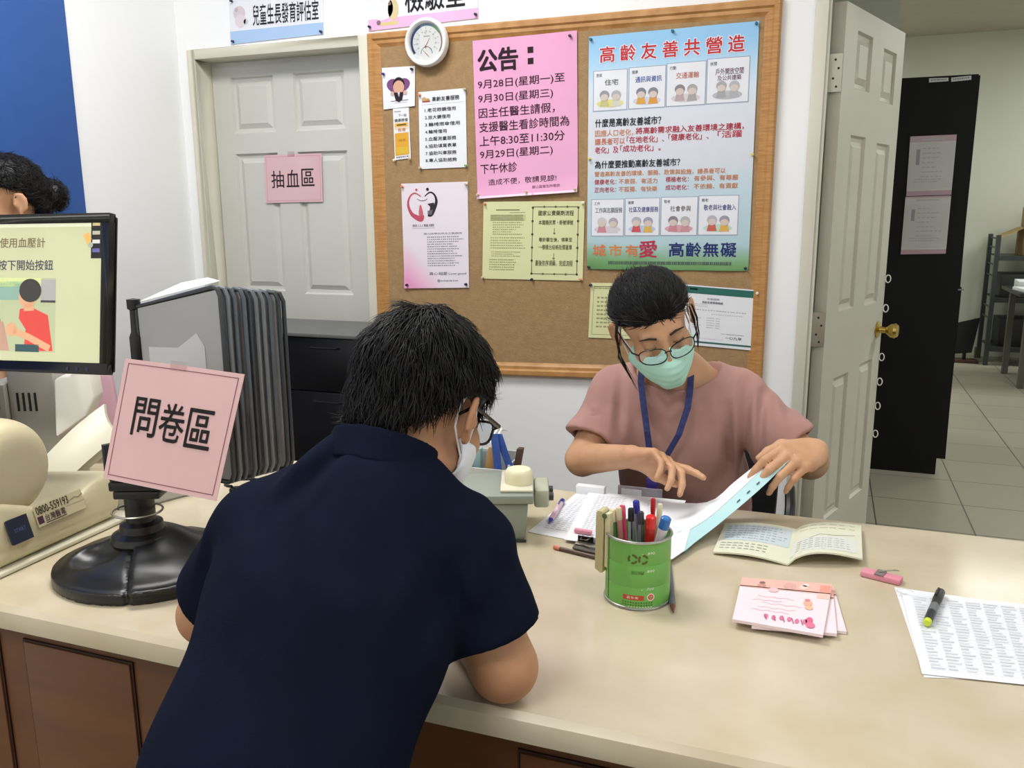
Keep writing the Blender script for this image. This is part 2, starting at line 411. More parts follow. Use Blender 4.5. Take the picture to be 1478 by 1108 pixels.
def panel_leaf(name, w_, h_, th, rects, m, M):
    """door leaf with raised panels on its front face; local x across, z up, -y is the front"""
    bm = bmesh.new()
    xs = sorted({0, w_} | {r[i] for r in rects for i in (0, 2)}); zs = sorted({0, h_} | {r[i] for r in rects for i in (1, 3)})
    vv = {}
    def V(x, y, z):
        k = (round(x, 5), round(y, 5), round(z, 5))
        if k not in vv: vv[k] = bm.verts.new(k)
        return vv[k]
    inside = lambda x, z: any(r[0] < x < r[2] and r[1] < z < r[3] for r in rects)
    for i in range(len(xs)-1):
        for j in range(len(zs)-1):
            a, b, c_, d = xs[i], xs[i+1], zs[j], zs[j+1]
            bm.faces.new([V(a, th, c_), V(a, th, d), V(b, th, d), V(b, th, c_)])
            if not inside((a+b)/2, (c_+d)/2): bm.faces.new([V(a, 0, c_), V(b, 0, c_), V(b, 0, d), V(a, 0, d)])
    for x0, z0, x1, z1 in rects:      # ogee step down, flat groove, bevel up to a raised field
        lv = [(0, 0), (.006, .010), (.018, .012), (.034, .004), (.036, .0025)]
        X = [v for v in xs if x0 <= v <= x1]; Z = [v for v in zs if z0 <= v <= z1]
        ring0 = [(v, z0) for v in X] + [(x1, v) for v in Z[1:]] + [(v, z1) for v in X[::-1][1:]] + [(x0, v) for v in Z[::-1][1:-1]]
        rings = []
        for ins, dep in lv:
            cx, cz = (x0+x1)/2, (z0+z1)/2; fx = 1-ins*2/(x1-x0); fz = 1-ins*2/(z1-z0)
            rings.append([V(cx+(p-cx)*fx, dep, cz+(q-cz)*fz) for p, q in ring0])
        n = len(ring0)
        for a, b in zip(rings, rings[1:]):
            for k in range(n): bm.faces.new([a[k], a[(k+1) % n], b[(k+1) % n], b[k]])
        bm.faces.new(rings[-1])
    bmesh.ops.recalc_face_normals(bm, faces=bm.faces)
    for k in range(len(zs)-1):
        for x in (0, w_): bm.faces.new([V(x, 0, zs[k]), V(x, 0, zs[k+1]), V(x, th, zs[k+1]), V(x, th, zs[k])])
    for k in range(len(xs)-1):
        for z in (0, h_): bm.faces.new([V(xs[k], 0, z), V(xs[k+1], 0, z), V(xs[k+1], th, z), V(xs[k], th, z)])
    bmesh.ops.recalc_face_normals(bm, faces=bm.faces)
    me = bpy.data.meshes.new(name); bm.to_mesh(me); bm.free(); me.transform(M)
    return link(name, me, m)
R1 = [(.085, 1.695, .282, 1.905), (.372, 1.695, .592, 1.905), (.085, 1.080, .282, 1.618), (.372, 1.072, .592, 1.618), (.085, .32, .282, .94), (.372, .32, .592, .94)]
d1 = panel_leaf('door_1', D1[1]-D1[0]-.004, D1[2]-.012, .04, R1, doorm, Matrix.Translation((D1[0]+.002, YW+.078, .008))); struct(d1)
d1k = MB().lathe([(.0, .0), (.03, .0), (.03, .004), (.012, .01), (.012, .035), (.026, .045), (.028, .06), (.018, .07), (0, .071)], (-1.655, YW+.078, .87), (0, -1, 0)).build('door_knob', brass, d1, smooth=True)

# the open door, swung away into the room behind
A = Vector((.012, 2.862, .012)); B = Vector((.062*3.452, 3.452, .012)); dv = (B-A).normalized(); WD = (B-A).length
nrm = Vector((dv.y, -dv.x, 0))          # face that looks into the doorway
M = Matrix(((dv.x, -nrm.x, 0, A.x), (dv.y, -nrm.y, 0, A.y), (0, 0, 1, A.z), (0, 0, 0, 1)))
u = lambda f: f*WD
R2 = [(u(.185), 1.755, u(.43), 1.925), (u(.625), 1.74, u(.865), 1.91), (u(.185), 1.055, u(.43), 1.615), (u(.625), 1.05, u(.865), 1.605), (u(.185), .33, u(.43), .83), (u(.625), .33, u(.865), .84)]
d2 = panel_leaf('door_2', WD, 1.99, .038, R2, door2m, M); struct(d2)
kp = A + dv*(WD-.055) + Vector((0, 0, .945))
MB().lathe([(0, 0), (.031, 0), (.031, .004), (.013, .010), (.011, .032), (.018, .040), (.026, .050), (.028, .062), (.022, .072), (0, .075)], kp, nrm).build('door_knob', brass, d2, smooth=True)
MB().box((-.0125, -.002, -.03), (.0125, .004, .03), Matrix.Translation(A + dv*(WD+.001) + Vector((0, 0, .945)) - nrm*.019) @ M.to_3x3().to_4x4() @ Matrix.Rotation(PI/2, 4, 'Z')).build('latch_plate', brass, d2)
for zc in (1.80, 1.02, .28):
    hg = MB(); hg.box((-.040, YW+.0585, zc-.055), (.0105, YW+.0615, zc+.055))
    hg.tube([(-.034, YW+.056, zc-.057), (-.034, YW+.056, zc+.057)], .006)
    for k, (dx, dz) in enumerate(((-.014, .038), (-.004, .013), (-.018, -.016), (-.008, -.040))):
        pass
    h_ = hg.build('hinge', steel, d2)
    sc_ = MB()
    for dx, dz in ((-.014, .038), (-.004, .013), (-.018, -.016), (-.008, -.040)): sc_.lathe([(0, 0), (.0035, 0), (.0035, .001), (0, .0012)], (dx+.004, YW+.0585, zc+dz), (0, -1, 0), n=10)
    sc_.build('screw_head', mat('dark_screw', '2a2620', .4, .6), h_)
for zc in (1.13, 1.02, .835, .74, .645, .535):
    p = A + dv*(WD-.003) + Vector((0, 0, zc)) + nrm*.001
    MB().tube([p + nrm*(.009 + .009*math.cos(a)) + Vector((0, 0, .014*math.sin(a))) for a in np.linspace(0, 2*PI, 17)[:-1]], .0022, 6, closed=True).build('white_ring', mat('white_plastic', 'e8e8e4', .4), d2, smooth=True)

# ceiling lights (above the frame)
lampw = mat('lamp_housing', 'eeeeea', .5)
lampg = mat('lamp_diffuser', 'ffffff', .4, emit=1.2)
def ceiling_light_or_fill(x, y, z, a, b, lab):
    t = thing('ceiling_light_or_fill', lab, 'ceiling light', (x, y, z))
    f = MB(); f.box((x-a-.03, y-b-.03, z-.03), (x+a+.03, y+b+.03, z)); f.build('housing', lampw, t)
    box('diffuser', (x-a, y-b, z-.038), (x+a, y+b, z-.0302), lampg, t)
for (x, y), s in zip(LAMPS, ('over the clinic counter on the left', 'behind the photographer', 'on the right before the open door')):
    ceiling_light_or_fill(x, y, CEIL, .575, .275, 'long white fluorescent ceiling panel '+s)
ceiling_light_or_fill(1.36, 6.55, CEIL_B, .30, .30, 'white fluorescent ceiling panel deep in the rear room')
ceiling_light_or_fill(2.3, 3.9, CEIL_B, .26, .5, 'added white fill-light ceiling panel on the right of the rear room')  # fixtures added to carry the rear fill lights, here and the next two
ceiling_light_or_fill(-1.3, 7.6, CEIL_B, .5, .3, 'added white fill-light ceiling panel at the far left of the rear room')
ceiling_light_or_fill(3.0, 7.9, CEIL_B, .3, .5, 'added white fill-light ceiling panel at the far right of the rear room')

# blue wall panel
bl = MB(); bl.box((-2.400, .6, .6), (-2.388, 2.272, 2.85)); tag(bl.build('wall_panel', mat('blue_panel_paint', '2c5ca6', .55, col2='27549c', nscale=2), bevel=.002), 'large plain blue panel covering the left wall', 'wall panel')

# ---------------------------------------------------------------- corkboard
wood = mat('oak_frame', 'c6945a', .45, col2='ae7b42', nscale=6, stretch=(3, 3, 30), bump=.04)
woodh = mat('oak_frame_rails', 'c6945a', .45, col2='ae7b42', nscale=6, stretch=(3, 3, 3), bump=.04)
cork = mat('cork', 'a98a62', .9, col2='9c7e58', nscale=55, bump=.25, bscale=160, lo=.3, hi=.7)
cb = thing('corkboard', 'wide cork notice board in an oak frame on the white wall', 'notice board', (-.86, YW, .82))
BL, BR, BT, BBL, BBR = -1.560, -.168, 2.010, .806, .846
MB().prism([(BL+.02, YW-.002, BBL+.02), (BR-.02, YW-.002, BBR+.02), (BR-.02, YW-.002, BT-.02), (BL+.02, YW-.002, BT-.02)], (0, -.010, 0)).build('cork_panel', cork, cb)
def rail(a, b, ins, nm, m):
    """mitred, stepped moulding from outer corner a to outer corner b; ins points inwards"""
    a = np.array(a); b = np.array(b); L = (b-a)/np.linalg.norm(b-a); prof = [(0, 0), (0, .018), (.006, .024), (.020, .024), (.026, .018), (.036, .018), (.042, .014), (.048, .011), (.048, 0)]
    ins = np.array(ins); v = []; n = len(prof)
    for p, sg in ((a, 1), (b, -1)):
        for q, d in prof: v.append(p + ins*q + L*q*sg + np.array([0, -d-.001, 0]))
    f = [[i, (i+1) % n, n+(i+1) % n, n+i] for i in range(n)] + [list(range(n)), list(range(n, 2*n))[::-1]]
    MB().add(v, f).build(nm, m, cb)
c4 = [(BL, YW, BBL), (BR, YW, BBR), (BR, YW, BT), (BL, YW, BT)]
rail(c4[0], c4[1], (0, 0, 1), 'frame_rail', woodh); rail(c4[1], c4[2], (-1, 0, 0), 'frame_rail', wood)
rail(c4[2], c4[3], (0, 0, -1), 'frame_rail', woodh); rail(c4[3], c4[0], (1, 0, 0), 'frame_rail', wood)

# ---------------------------------------------------------------- counter
stone = mat('worktop_laminate', 'cfc4ad', .13, col2='bfb194', nscale=7, lo=.35, hi=.72, spec=.45)
nt = stone.node_tree
brown = mat('counter_front_laminate', '67401f', .45, col2='5b3619', nscale=4, stretch=(1, 1, 6), bump=.02)
x0, x1 = -2.38, 1.40
prof = [(YF+.012, HC-.042), (YF+.003, HC-.038), (YF-.001, HC-.022), (YF+.002, HC-.008), (YF+.010, HC), (YB-.008, HC), (YB, HC-.008), (YB, HC-.042)]
wt = MB(); n = len(prof); wt.add([(x, p, q) for x in (x0, x1) for p, q in prof], [[i, (i+1) % n, n+(i+1) % n, n+i] for i in range(n)] + [list(range(n)), list(range(n, 2*n))])
wt = wt.build('worktop', stone, smooth=True); wt.data.set_sharp_from_angle(angle=math.radians(30))
tag(wt, 'long mottled beige worktop with a rounded front edge on the brown counter', 'worktop')
cc = thing('counter_cabinet', 'brown wood-grain counter body with grooved front panels under the beige worktop', 'counter', (-.5, 1.3, 0))
body = MB(); body.box((x0, YF+.05, .06), (x1, YF+.072, HC-.042)); body.box((x0, YB-.40, .06), (x1, YB-.38, HC-.042)); body.box((x0, YF+.07, .06), (x1, YB-.38, .09)); body.box((x0, YF+.1, 0), (x1, YB-.42, .06))
for xx in (x0, -.64, x1-.02): body.box((xx, YF+.07, .09), (xx+.02, YB-.38, HC-.042))
body.build('body', brown, cc)
seam = mat('dark_red_groove', '2c0f08', .6)
for xa, xb in ((-2.05, -1.25), (-1.193, -.967), (-.332, .55)):
    p = box('front_panel', (xa+.003, YF+.044, .12), (xb-.003, YF+.05, .716), brown, cc, bevel=.0015)
    g = MB()
    for lo, hi in (((xa-.001, .716), (xb+.001, .7195)), ((xa-.001, .1165), (xb+.001, .12)), ((xa-.001, .12), (xa+.002, .716)), ((xb-.002, .12), (xb+.001, .716))): g.box((lo[0], YF+.0470, lo[1]), (hi[0], YF+.0502, hi[1]))
    g.build('groove', seam, p)
# ================================================================== people
skin_m = mat('skin_man', 'b98a68', .5, col2='ad7c5b', nscale=14, bump=.04, bscale=220, spec=.35)
skin_w = mat('skin_woman', 'c99c7a', .48, col2='bd8e6c', nscale=14, bump=.03, bscale=220, spec=.35)
hairm = mat('black_hair', '0a090a', .5, col2='141213', nscale=30, spec=.28)
V3 = lambda *a: np.array(a, F32)
def unit(v): v = np.array(v, float); return v/np.linalg.norm(v)
def head_frame(yaw, pitch, roll):
    """yaw: 0 faces +Y, clockwise seen from above; pitch > 0 looks down; roll > 0 tips the crown towards the person's right"""
    y, p, r = map(math.radians, (yaw, pitch, roll))
    f = V3(math.sin(y)*math.cos(p), math.cos(y)*math.cos(p), -math.sin(p)); u = V3(math.sin(y)*math.sin(p), math.cos(y)*math.sin(p), math.cos(p))
    x = np.cross(f, u); u2 = u*math.cos(r)+x*math.sin(r); x2 = np.cross(f, u2)
    return np.stack([x2, f, u2], 1)        # columns: right, front, up
def head_local(Q):
    """Q in head coordinates (metres), returns the bare head"""
    A = np.abs(Q[:, 0]); S = np.stack([A, Q[:, 1], Q[:, 2]], 1)
    d = smin(.03, ell(Q, (0, -.012, .035), (.074, .094, .082)), ell(Q, (0, .045, -.038), (.057, .048, .074)))
    d = smin(.02, d, cap(S, (.050, .012, -.062), (.008, .072, -.102), .020, .017))
    d = smin(.015, d, cap(S, (0, .080, .022), (.036, .074, .024), .010, .010), ell(S, (.042, .062, -.026), (.022, .022, .026)))
    d = smin(.012, d, cap(Q, (0, .090, .014), (0, .108, -.024), .0065, .0105), ell(S, (.012, .098, -.028), (.009, .010, .008)))
    d = smin(.008, d, ell(Q, (0, .093, -.057), (.022, .010, .006)), ell(Q, (0, .092, -.067), (.019, .010, .006)))
    d = smax(.008, d, -ell(S, (.031, .099, .006), (.017, .014, .011)))
    d = smin(.003, d, ell(S, (.031, .0765, .005), (.0135, .0135, .0125)))
    E3 = np.array([[.857, .515, 0], [.515, -.857, 0], [0, 0, 1]], F32)      # thin axis, towards the back and out, up
    ec_ = V3(.0885, -.012, -.003); ear = ell(S, ec_, (.0062, .019, .030), E3.T)
    ear = smax(.003, ear, -ell(S, ec_+V3(.006, .004, .002), (.005, .011, .019), E3.T))
    rim = None
    for k in range(7):
        t0, t1 = [math.radians(-40+k*32+q) for q in (0, 32)]
        p0, p1 = [ec_ + .0165*math.cos(t)*E3[1] + .027*math.sin(t)*E3[2] for t in (t0, t1)]
        c_ = cap(S, p0, p1, .0036); rim = c_ if rim is None else np.minimum(rim, c_)
    ear = smin(.004, ear, rim); ear = smin(.005, ear, ell(S, ec_+V3(-.002, .004, -.028), (.006, .008, .009)), ell(S, ec_+V3(-.002, .013, -.004), (.005, .006, .008)))
    return smin(.007, d, ear)
def hand(P, W, d, n, s, curl, spread=(.06, .01, -.05, -.12), sc=1., thumb=((.55, .75, .25), (.8, .45, .35)), k=.009):
    """W wrist, d towards the knuckles, n where the palm faces, s thumb side; curl = three joint angles per finger"""
    W = np.array(W, float); d = unit(d); n = unit(np.array(n)-d*np.dot(n, d)); s0 = np.cross(d, n); s = s0 if np.dot(s0, s) > 0 else -s0
    off = (.029, .010, -.010, -.028); Lm = (.086, .090, .085, .076); Lf = ((.044, .026, .021), (.048, .030, .022), (.044, .028, .021), (.034, .021, .019)); R = (.0092, .0093, .0088, .0076)
    palm = None; fing = []
    for i in range(4):
        b = W + sc*(d*Lm[i] + s*off[i]); a = W + sc*(d*.012 + s*off[i]*.55)
        m = cap(P, a, b-n*sc*.001, sc*.015, sc*.0108); palm = m if palm is None else smin(.012*sc, palm, m)
        m = cap(P, a+n*.006*sc, b-d*sc*.02+n*.007*sc, sc*.014, sc*.010); palm = smin(.01*sc, palm, m)
        dd = unit(d + s*spread[i]); ang = 0; p = b; c = None; r = R[i]*sc
        for j in range(3):
            ang += curl[i][j]; q = p + sc*Lf[i][j]*(dd*math.cos(ang)+n*math.sin(ang))
            e = cap(P, p, q, r*(1.08-.12*j), r*(.98-.12*j)); c = e if c is None else smin(.003, c, e); p = q
        fing.append(c)
    t0 = W + sc*(d*.018 + s*.020 + n*.004); a, b = thumb
    t1 = t0 + sc*.044*unit(d*a[0]+s*a[1]+n*a[2]); t2 = t1 + sc*.034*unit(d*b[0]+s*b[1]+n*b[2]); t3 = t2 + sc*.026*unit(d*(b[0]+.1)+s*(b[1]-.12)+n*b[2])
    th = chain(P, [t0, t1, t2, t3], [sc*.017, sc*.0125, sc*.0105, sc*.0078], .006)
    palm = smin(.012*sc, palm, th)
    f = fing[0]
    for e in fing[1:]: f = np.minimum(f, e)
    return smin(k*sc*.6, palm, f)
def strands(name, o, M, c, flow, n, L, r, parent, m, keep=None, lift=.004, seed=3, jit=.25):
    """tapered tufts combed over the hair volume o"""
    rng = np.random.default_rng(seed); me = o.data
    nv = len(me.vertices); co = np.empty(nv*3); me.vertices.foreach_get('co', co); co = co.reshape(-1, 3)
    no = np.empty(nv*3); me.vertices.foreach_get('normal', no); no = no.reshape(-1, 3)
    Q = (co-c) @ M
    idx = rng.permutation(nv)
    if keep is not None: idx = idx[keep(Q[idx])]
    mb = MB(); V = []; F = []
    for i in idx[:n]:
        p = co[i]; nn = no[i]; t = M @ flow(Q[i]) + rng.normal(0, jit, 3); t = t-nn*(t @ nn); t /= np.linalg.norm(t)+1e-9
        s = np.cross(nn, t); l = L*rng.uniform(.6, 1.3); lf = lift*rng.uniform(.3, 1.5); b = rng.normal(0, .15)
        pts = [p-nn*.003-t*l*.3, p+nn*lf*.6, p+t*l*.45+nn*lf+s*l*b*.3, p+t*l+nn*lf*.1+s*l*b]
        base = len(V)
        for q, w_ in zip(pts, (r*.7, r, r*.8, r*.1)): V += [q+s*w_, q+nn*w_*.6, q-s*w_]
        for a in range(3):
            for k in range(3): F.append([base+a*3+k, base+a*3+(k+1) % 3, base+(a+1)*3+(k+1) % 3, base+(a+1)*3+k])
    me2 = bpy.data.meshes.new(name); me2.from_pydata([tuple(v) for v in V], [], F); me2.update()
    return link(name, me2, m, parent, smooth=True)
def folds(P, d, amp, freq, ph=0):
    """soft cloth folds running along direction d"""
    d = unit(d); a = unit(np.cross(d, (.3, .9, .2))); b = np.cross(d, a)
    x = P @ a.astype(F32)*freq; y = P @ b.astype(F32)*freq; z = P @ d.astype(F32)*freq*.18
    return amp*(np.sin(x*1.0+1.7*np.sin(z+ph)+ph)*.6 + np.sin(y*1.7+x*.6+2.1*np.sin(z*1.3)+ph*2)*.4)

# ------------------------------------------------------------------ the man leaning on the counter, seen from behind
mc = V3(-.490, .985, 1.142); MM = head_frame(10, 30, 2); hs = .96
MN = dict(C7=(-.510, .888, 1.060), sL=(-.640, .840, 1.0), sR=(-.405, .900, .985), eL=(-.782, .882, .848), eR=(-.343, .893, .846), wL=(-.615, 1.085, .842), wR=(-.515, 1.075, .842))
SPN = [(-.512, .865, 1.025), (-.522, .785, .93), (-.535, .675, .79), (-.54, .585, .61)]
NF = (-.15, .84, -.50)
def man_body(P):
    d = head_local((P-mc) @ MM/hs)*hs
    d = smin(.03, d, cap(P, MN['C7'], mc + MM @ V3(0, -.035, -.045), .058, .054))
    t = smin(.05, fcap(P, SPN[0], SPN[1], .100, .120, NF, .75), fcap(P, SPN[1], SPN[2], .120, .112, NF, .78), fcap(P, SPN[2], SPN[3], .112, .13, NF, .8))
    d = smin(.04, d, t)
    for s in 'LR':
        d = smin(.03, d, cap(P, MN['s'+s], MN['e'+s], .052, .040))
        d = smin(.012, d, cap(P, MN['e'+s], MN['w'+s], .041, .027))
    d = smin(.012, d, hand(P, MN['wL'], (.55, .8, .02), (.5, -.3, -.8), (.3, -.2, .9), [(.5, .7, .4)]*4), hand(P, MN['wR'], (-.6, .75, .0), (-.4, -.3, -.85), (-.2, -.3, .9), [(.4, .6, .4)]*4))
    return d
man = blob('person', man_body, (-.92, .42, .44), (-.22, 1.28, 1.36), .0042, skin_m)
tag(man, 'person in a dark navy polo shirt seen from behind, leaning both elbows on the counter', 'person')
navy = mat('navy_pique', '121728', .9, col2='101524', nscale=20, bump=.10, bscale=420, spec=.05)
MFOLDS = [(at_depth(*p, Y_)[[0, 2]], at_depth(*q, Y_)[[0, 2]], w_, am) for p, q, Y_, w_, am in (((476, 618), (430, 700), .84, .012, -.010), ((455, 628), (405, 680), .84, .008, .006), ((500, 640), (470, 705), .84, .008, .005), ((640, 800), (640, 900), .80, .014, .010), ((330, 760), (300, 860), .80, .014, .006), ((690, 760), (740, 850), .88, .012, .005))]
def man_shirt(P):
    t = smin(.06, fcap(P, SPN[0], SPN[1], .112, .136, NF, .75), fcap(P, SPN[1], SPN[2], .136, .132, NF, .78), fcap(P, SPN[2], SPN[3], .132, .155, NF, .8))
    sh = smin(.05, cap(P, SPN[0], MN['sL'], .075, .066), cap(P, SPN[0], MN['sR'], .075, .068))
    d = smin(.05, t, sh)
    sl = []
    for s, cut in (('L', .74), ('R', .72)):
        a = V3(*MN['s'+s]); e = V3(*MN['e'+s]); ax = unit(e-a); out = unit(np.array([-1 if s == 'L' else 1, 0, 0]))
        b = a + (e-a)*cut
        q = cap(P, a, a+(e-a)*1.3, .066, .066); pl = (P-b) @ ax.astype(F32)
        q = smax(.006, q, pl)
        q = np.maximum(q, -np.maximum(cap(P, a, e, .0535, .0465), -(pl+.035)))
        sl.append(q)
    d = smin(.025, d, *sl)
    d = smin(.03, d, cap(P, (-.560, .868, 1.045), (-.590, .790, .955), .010, .008)) 
    d = smin(.025, d, cap(P, (-.535, .835, 1.04), (-.545, .80, .985), .008, .006))
    for (a, b, w_, am) in MFOLDS:
        a = a.astype(F32); ab = (b-a).astype(F32); v = P[:, [0, 2]]-a; t = np.clip(v @ ab/float(ab @ ab), 0, 1); q = v-t[:, None]*ab
        r2 = (q*q).sum(1)/w_**2; d = d + am*(np.exp(-r2)-.5*np.exp(-(np.sqrt(r2)-1.9)**2*1.5))*np.sin(PI*np.clip(t*.85+.1, 0, 1))
    d = d + folds(P, (0, .5, .85), .0026, 38.) * np.clip((1.03-P[:, 2])*8, .25, 1)
    neck = cap(P, MN['C7'], mc + MM @ V3(0, -.035, -.05), .062, .060)
    return smax(.006, d, -neck)
shirt = blob('polo_shirt', man_shirt, (-.95, .38, .42), (-.20, 1.14, 1.18), .0046, navy, man)
def collar(P):
    a = V3(*MN['C7']) + V3(.003, .0, .018); ax = unit(V3(.02, .45, .72)); b = a + ax.astype(F32)*.044
    v = P-a; h = v @ ax.astype(F32); w_ = v-np.outer(h, ax.astype(F32)); r = np.sqrt((w_*w_).sum(1))
    rad = .0645 + .006*np.clip(1-h/.044, 0, 1.2)
    d = np.maximum(np.abs(r-rad)-.0032, np.abs(h-.024)-.021)
    return smax(.003, d, (P-(a+V3(0, .06, 0))) @ V3(0, .95, -.25) - .02)
blob('collar', collar, (-.64, .74, 1.02), (-.38, 1.02, 1.2), .0028, navy, shirt)
def man_hair(P):
    Q = (P-mc) @ MM/hs; A = np.abs(Q[:, 0])
    d = ell(Q, (0, -.016, .040), (.086, .110, .096))
    d = smin(.02, d, ell(Q, (0, -.070, -.018), (.062, .042, .060)))
    d = d + .0028*np.sin(Q[:, 0]*95+Q[:, 1]*40)*np.sin(Q[:, 1]*80-Q[:, 2]*60) + .0016*np.sin(Q[:, 2]*170+Q[:, 0]*130)
    line = np.where(Q[:, 1] > .04, .052-.10*np.clip(.085-Q[:, 1], 0, .06), np.where(Q[:, 1] > -.03, .016, .016-1.0*np.clip(-.03-Q[:, 1], 0, .09)))
    d = smax(.008, d, (line-Q[:, 2])*.8)
    ear = ell(np.stack([A, Q[:, 1], Q[:, 2]], 1), (.088, -.006, -.006), (.03, .026, .034))
    return smax(.006, d, -ear)*hs
mh = blob('hair', man_hair, (-.62, .84, 1.02), (-.34, 1.14, 1.33), .0036, hairm, man)
crown = np.array([.012, -.055, .125])
strands('hair_strands', mh, MM, mc, lambda q: (q-crown)/max(np.linalg.norm(q-crown), .02)+np.array([.15, .25, -.35]), 5200, .030, .0010, mh, hairm, keep=lambda q: ~((np.abs(q[:, 0]) > .05) & (np.abs(q[:, 1]+.004) < .034) & (q[:, 2] < .040)), lift=.004)
# his glasses and mask
blackpl = mat('black_plastic_frame', '121214', .25)
def hl(M, c, s, x, y, z): return np.array(c) + M @ (np.array([x, y, z])*s)
def glasses(person, M, c, s, m, rx=.0255, rz=.0175, r=.0014, zc=.004, yc=.113, lensm=None, bow=.016, square=3.2, tr=.0019, label=None):
    f = MB(); Ls = []
    for sx in (-1, 1):
        ring = []
        for k in range(28):
            a = 2*PI*k/28; ca, sa = math.cos(a), math.sin(a); q = (abs(ca)**square+abs(sa)**square)**(-1/square)
            x = sx*.0325+rx*q*ca; ring.append(hl(M, c, s, x, yc-bow*(abs(x)/.06)**2, zc+rz*q*sa))
        f.tube(ring, r, 6, closed=True); ce = sum(ring)/len(ring)
        Ls.append([ce+(p-ce)*.98 for p in ring]+[ce])
        xe = sx*(.0325+rx)
        f.tube([hl(M, c, s, xe, yc-bow*(abs(xe)/.06)**2, zc+.008), hl(M, c, s, sx*.072, .088, zc+.010), hl(M, c, s, sx*.080, .03, zc+.011), hl(M, c, s, sx*.0835, -.004, zc+.012), hl(M, c, s, sx*.081, -.030, zc-.008)], [tr*1.2, tr*1.3, tr, tr, tr*.8], 6)
    f.tube([hl(M, c, s, -.0075, yc, zc+.005), hl(M, c, s, 0, yc+.002, zc+.009), hl(M, c, s, .0075, yc, zc+.005)], r*1.1, 6)
    o = f.build('eyeglasses', m, person, smooth=True)
    if label: o['label'] = label
    for q in Ls: MB().add(q, [[k, (k+1) % 28, 28] for k in range(28)]).build('lens', lensm or glass('lens_glass'), o)
    return o
glasses(man, MM, mc, hs, blackpl, label='black framed eyeglasses', rx=.027, rz=.0175, r=.0020, tr=.0028)
def mask_sdf(P, M, c, s, wob=0.):
    Q = (P-c) @ M/s; S = np.stack([np.abs(Q[:, 0]), Q[:, 1], Q[:, 2]], 1)
    d = smin(.02, ell(Q, (0, .045, -.038), (.066, .058, .082)), ell(Q, (0, .085, -.050), (.034, .036, .052)), cap(S, (.050, .012, -.060), (.008, .076, -.104), .027, .022))
    d = d - wob*(np.sin(Q[:, 2]*300)+.6*np.sin(Q[:, 2]*130+Q[:, 0]*25))*np.clip(1-np.abs(Q[:, 0])/.07, .0, 1)
    d = d - .0012; inn = d + .0055
    top = Q[:, 2] + .010 + .30*np.abs(Q[:, 0]) - .012*np.exp(-(Q[:, 0]/.014)**2)-.004
    d = smax(.003, d, top); d = smax(.003, d, -(Q[:, 2]+.122)); d = smax(.003, d, .016-Q[:, 1] + .12*(Q[:, 2]+.05))
    return np.maximum(d, -inn)*s
def ear_loops(mk, M, c, s, m):
    for sx in (-1, 1):
        MB().tube([hl(M, c, s, sx*.064, .036, -.030), hl(M, c, s, sx*.077, .018, -.002), hl(M, c, s, sx*.0815, .002, .026), hl(M, c, s, sx*.080, -.012, .034), hl(M, c, s, sx*.078, -.024, .020), hl(M, c, s, sx*.076, -.028, .0), hl(M, c, s, sx*.076, -.024, -.020), hl(M, c, s, sx*.077, -.008, -.038), hl(M, c, s, sx*.074, .012, -.052), hl(M, c, s, sx*.064, .030, -.082)], .0014, 6).build('ear_loop', m, mk, smooth=True)
mk = blob('face_mask', lambda P: mask_sdf(P, MM, mc, hs, .0006), (-.64, .93, .94), (-.34, 1.2, 1.20), .003, mat('white_mask_cloth', 'dfe4ec', .8), man, relax=3); mk['label'] = 'white face mask'
elastic = mat('white_elastic', 'f2f2f2', .7)
ear_loops(mk, MM, mc, hs, elastic)
# trousers and shoes below the frame
tro = mat('dark_trousers', '1d1f26', .85)
def man_trousers(P):
    d = fcap(P, (-.54, .60, .60), (-.54, .57, .52), .165, .165, (0, 1, 0), .8)
    for s, kx, ax in ((-1, -.86, -.80), (1, -.26, -.30)):
        hp = (-.54+s*.085, .57, .53)
        d = smin(.03, d, cap(P, hp, (kx, .74, .50), .085, .062)); d = smin(.02, d, cap(P, (kx, .74, .50), (ax, .62, .07), .062, .048))
    return d
blob('trousers', man_trousers, (-1.0, .36, .0), (-.12, .88, .82), .009, tro, man)
for ax in (-.80, -.30): box('shoe', (ax-.045, .54, .0), (ax+.045, .80, .075), mat('black_shoe', '15120f', .4), man, bevel=.025)
st = thing('stool', 'round stool under the person in the navy polo shirt', 'stool', (-.54, .55, 0))
MB().lathe([(.0, .405), (.16, .405), (.175, .415), (.175, .435), (.16, .445), (0, .448)], (-.54, .56, 0)).build('seat', mat('stool_vinyl', '2a2a2e', .5), st, smooth=True)
MB().lathe([(.022, .03), (.022, .405)], (-.54, .56, 0), n=14).build('post', steel, st)
lg = MB().lathe([(.0, 0), (.2, 0), (.2, .015), (.05, .03), (0, .032)], (-.54, .56, 0)).build('base', steel, st, smooth=True)

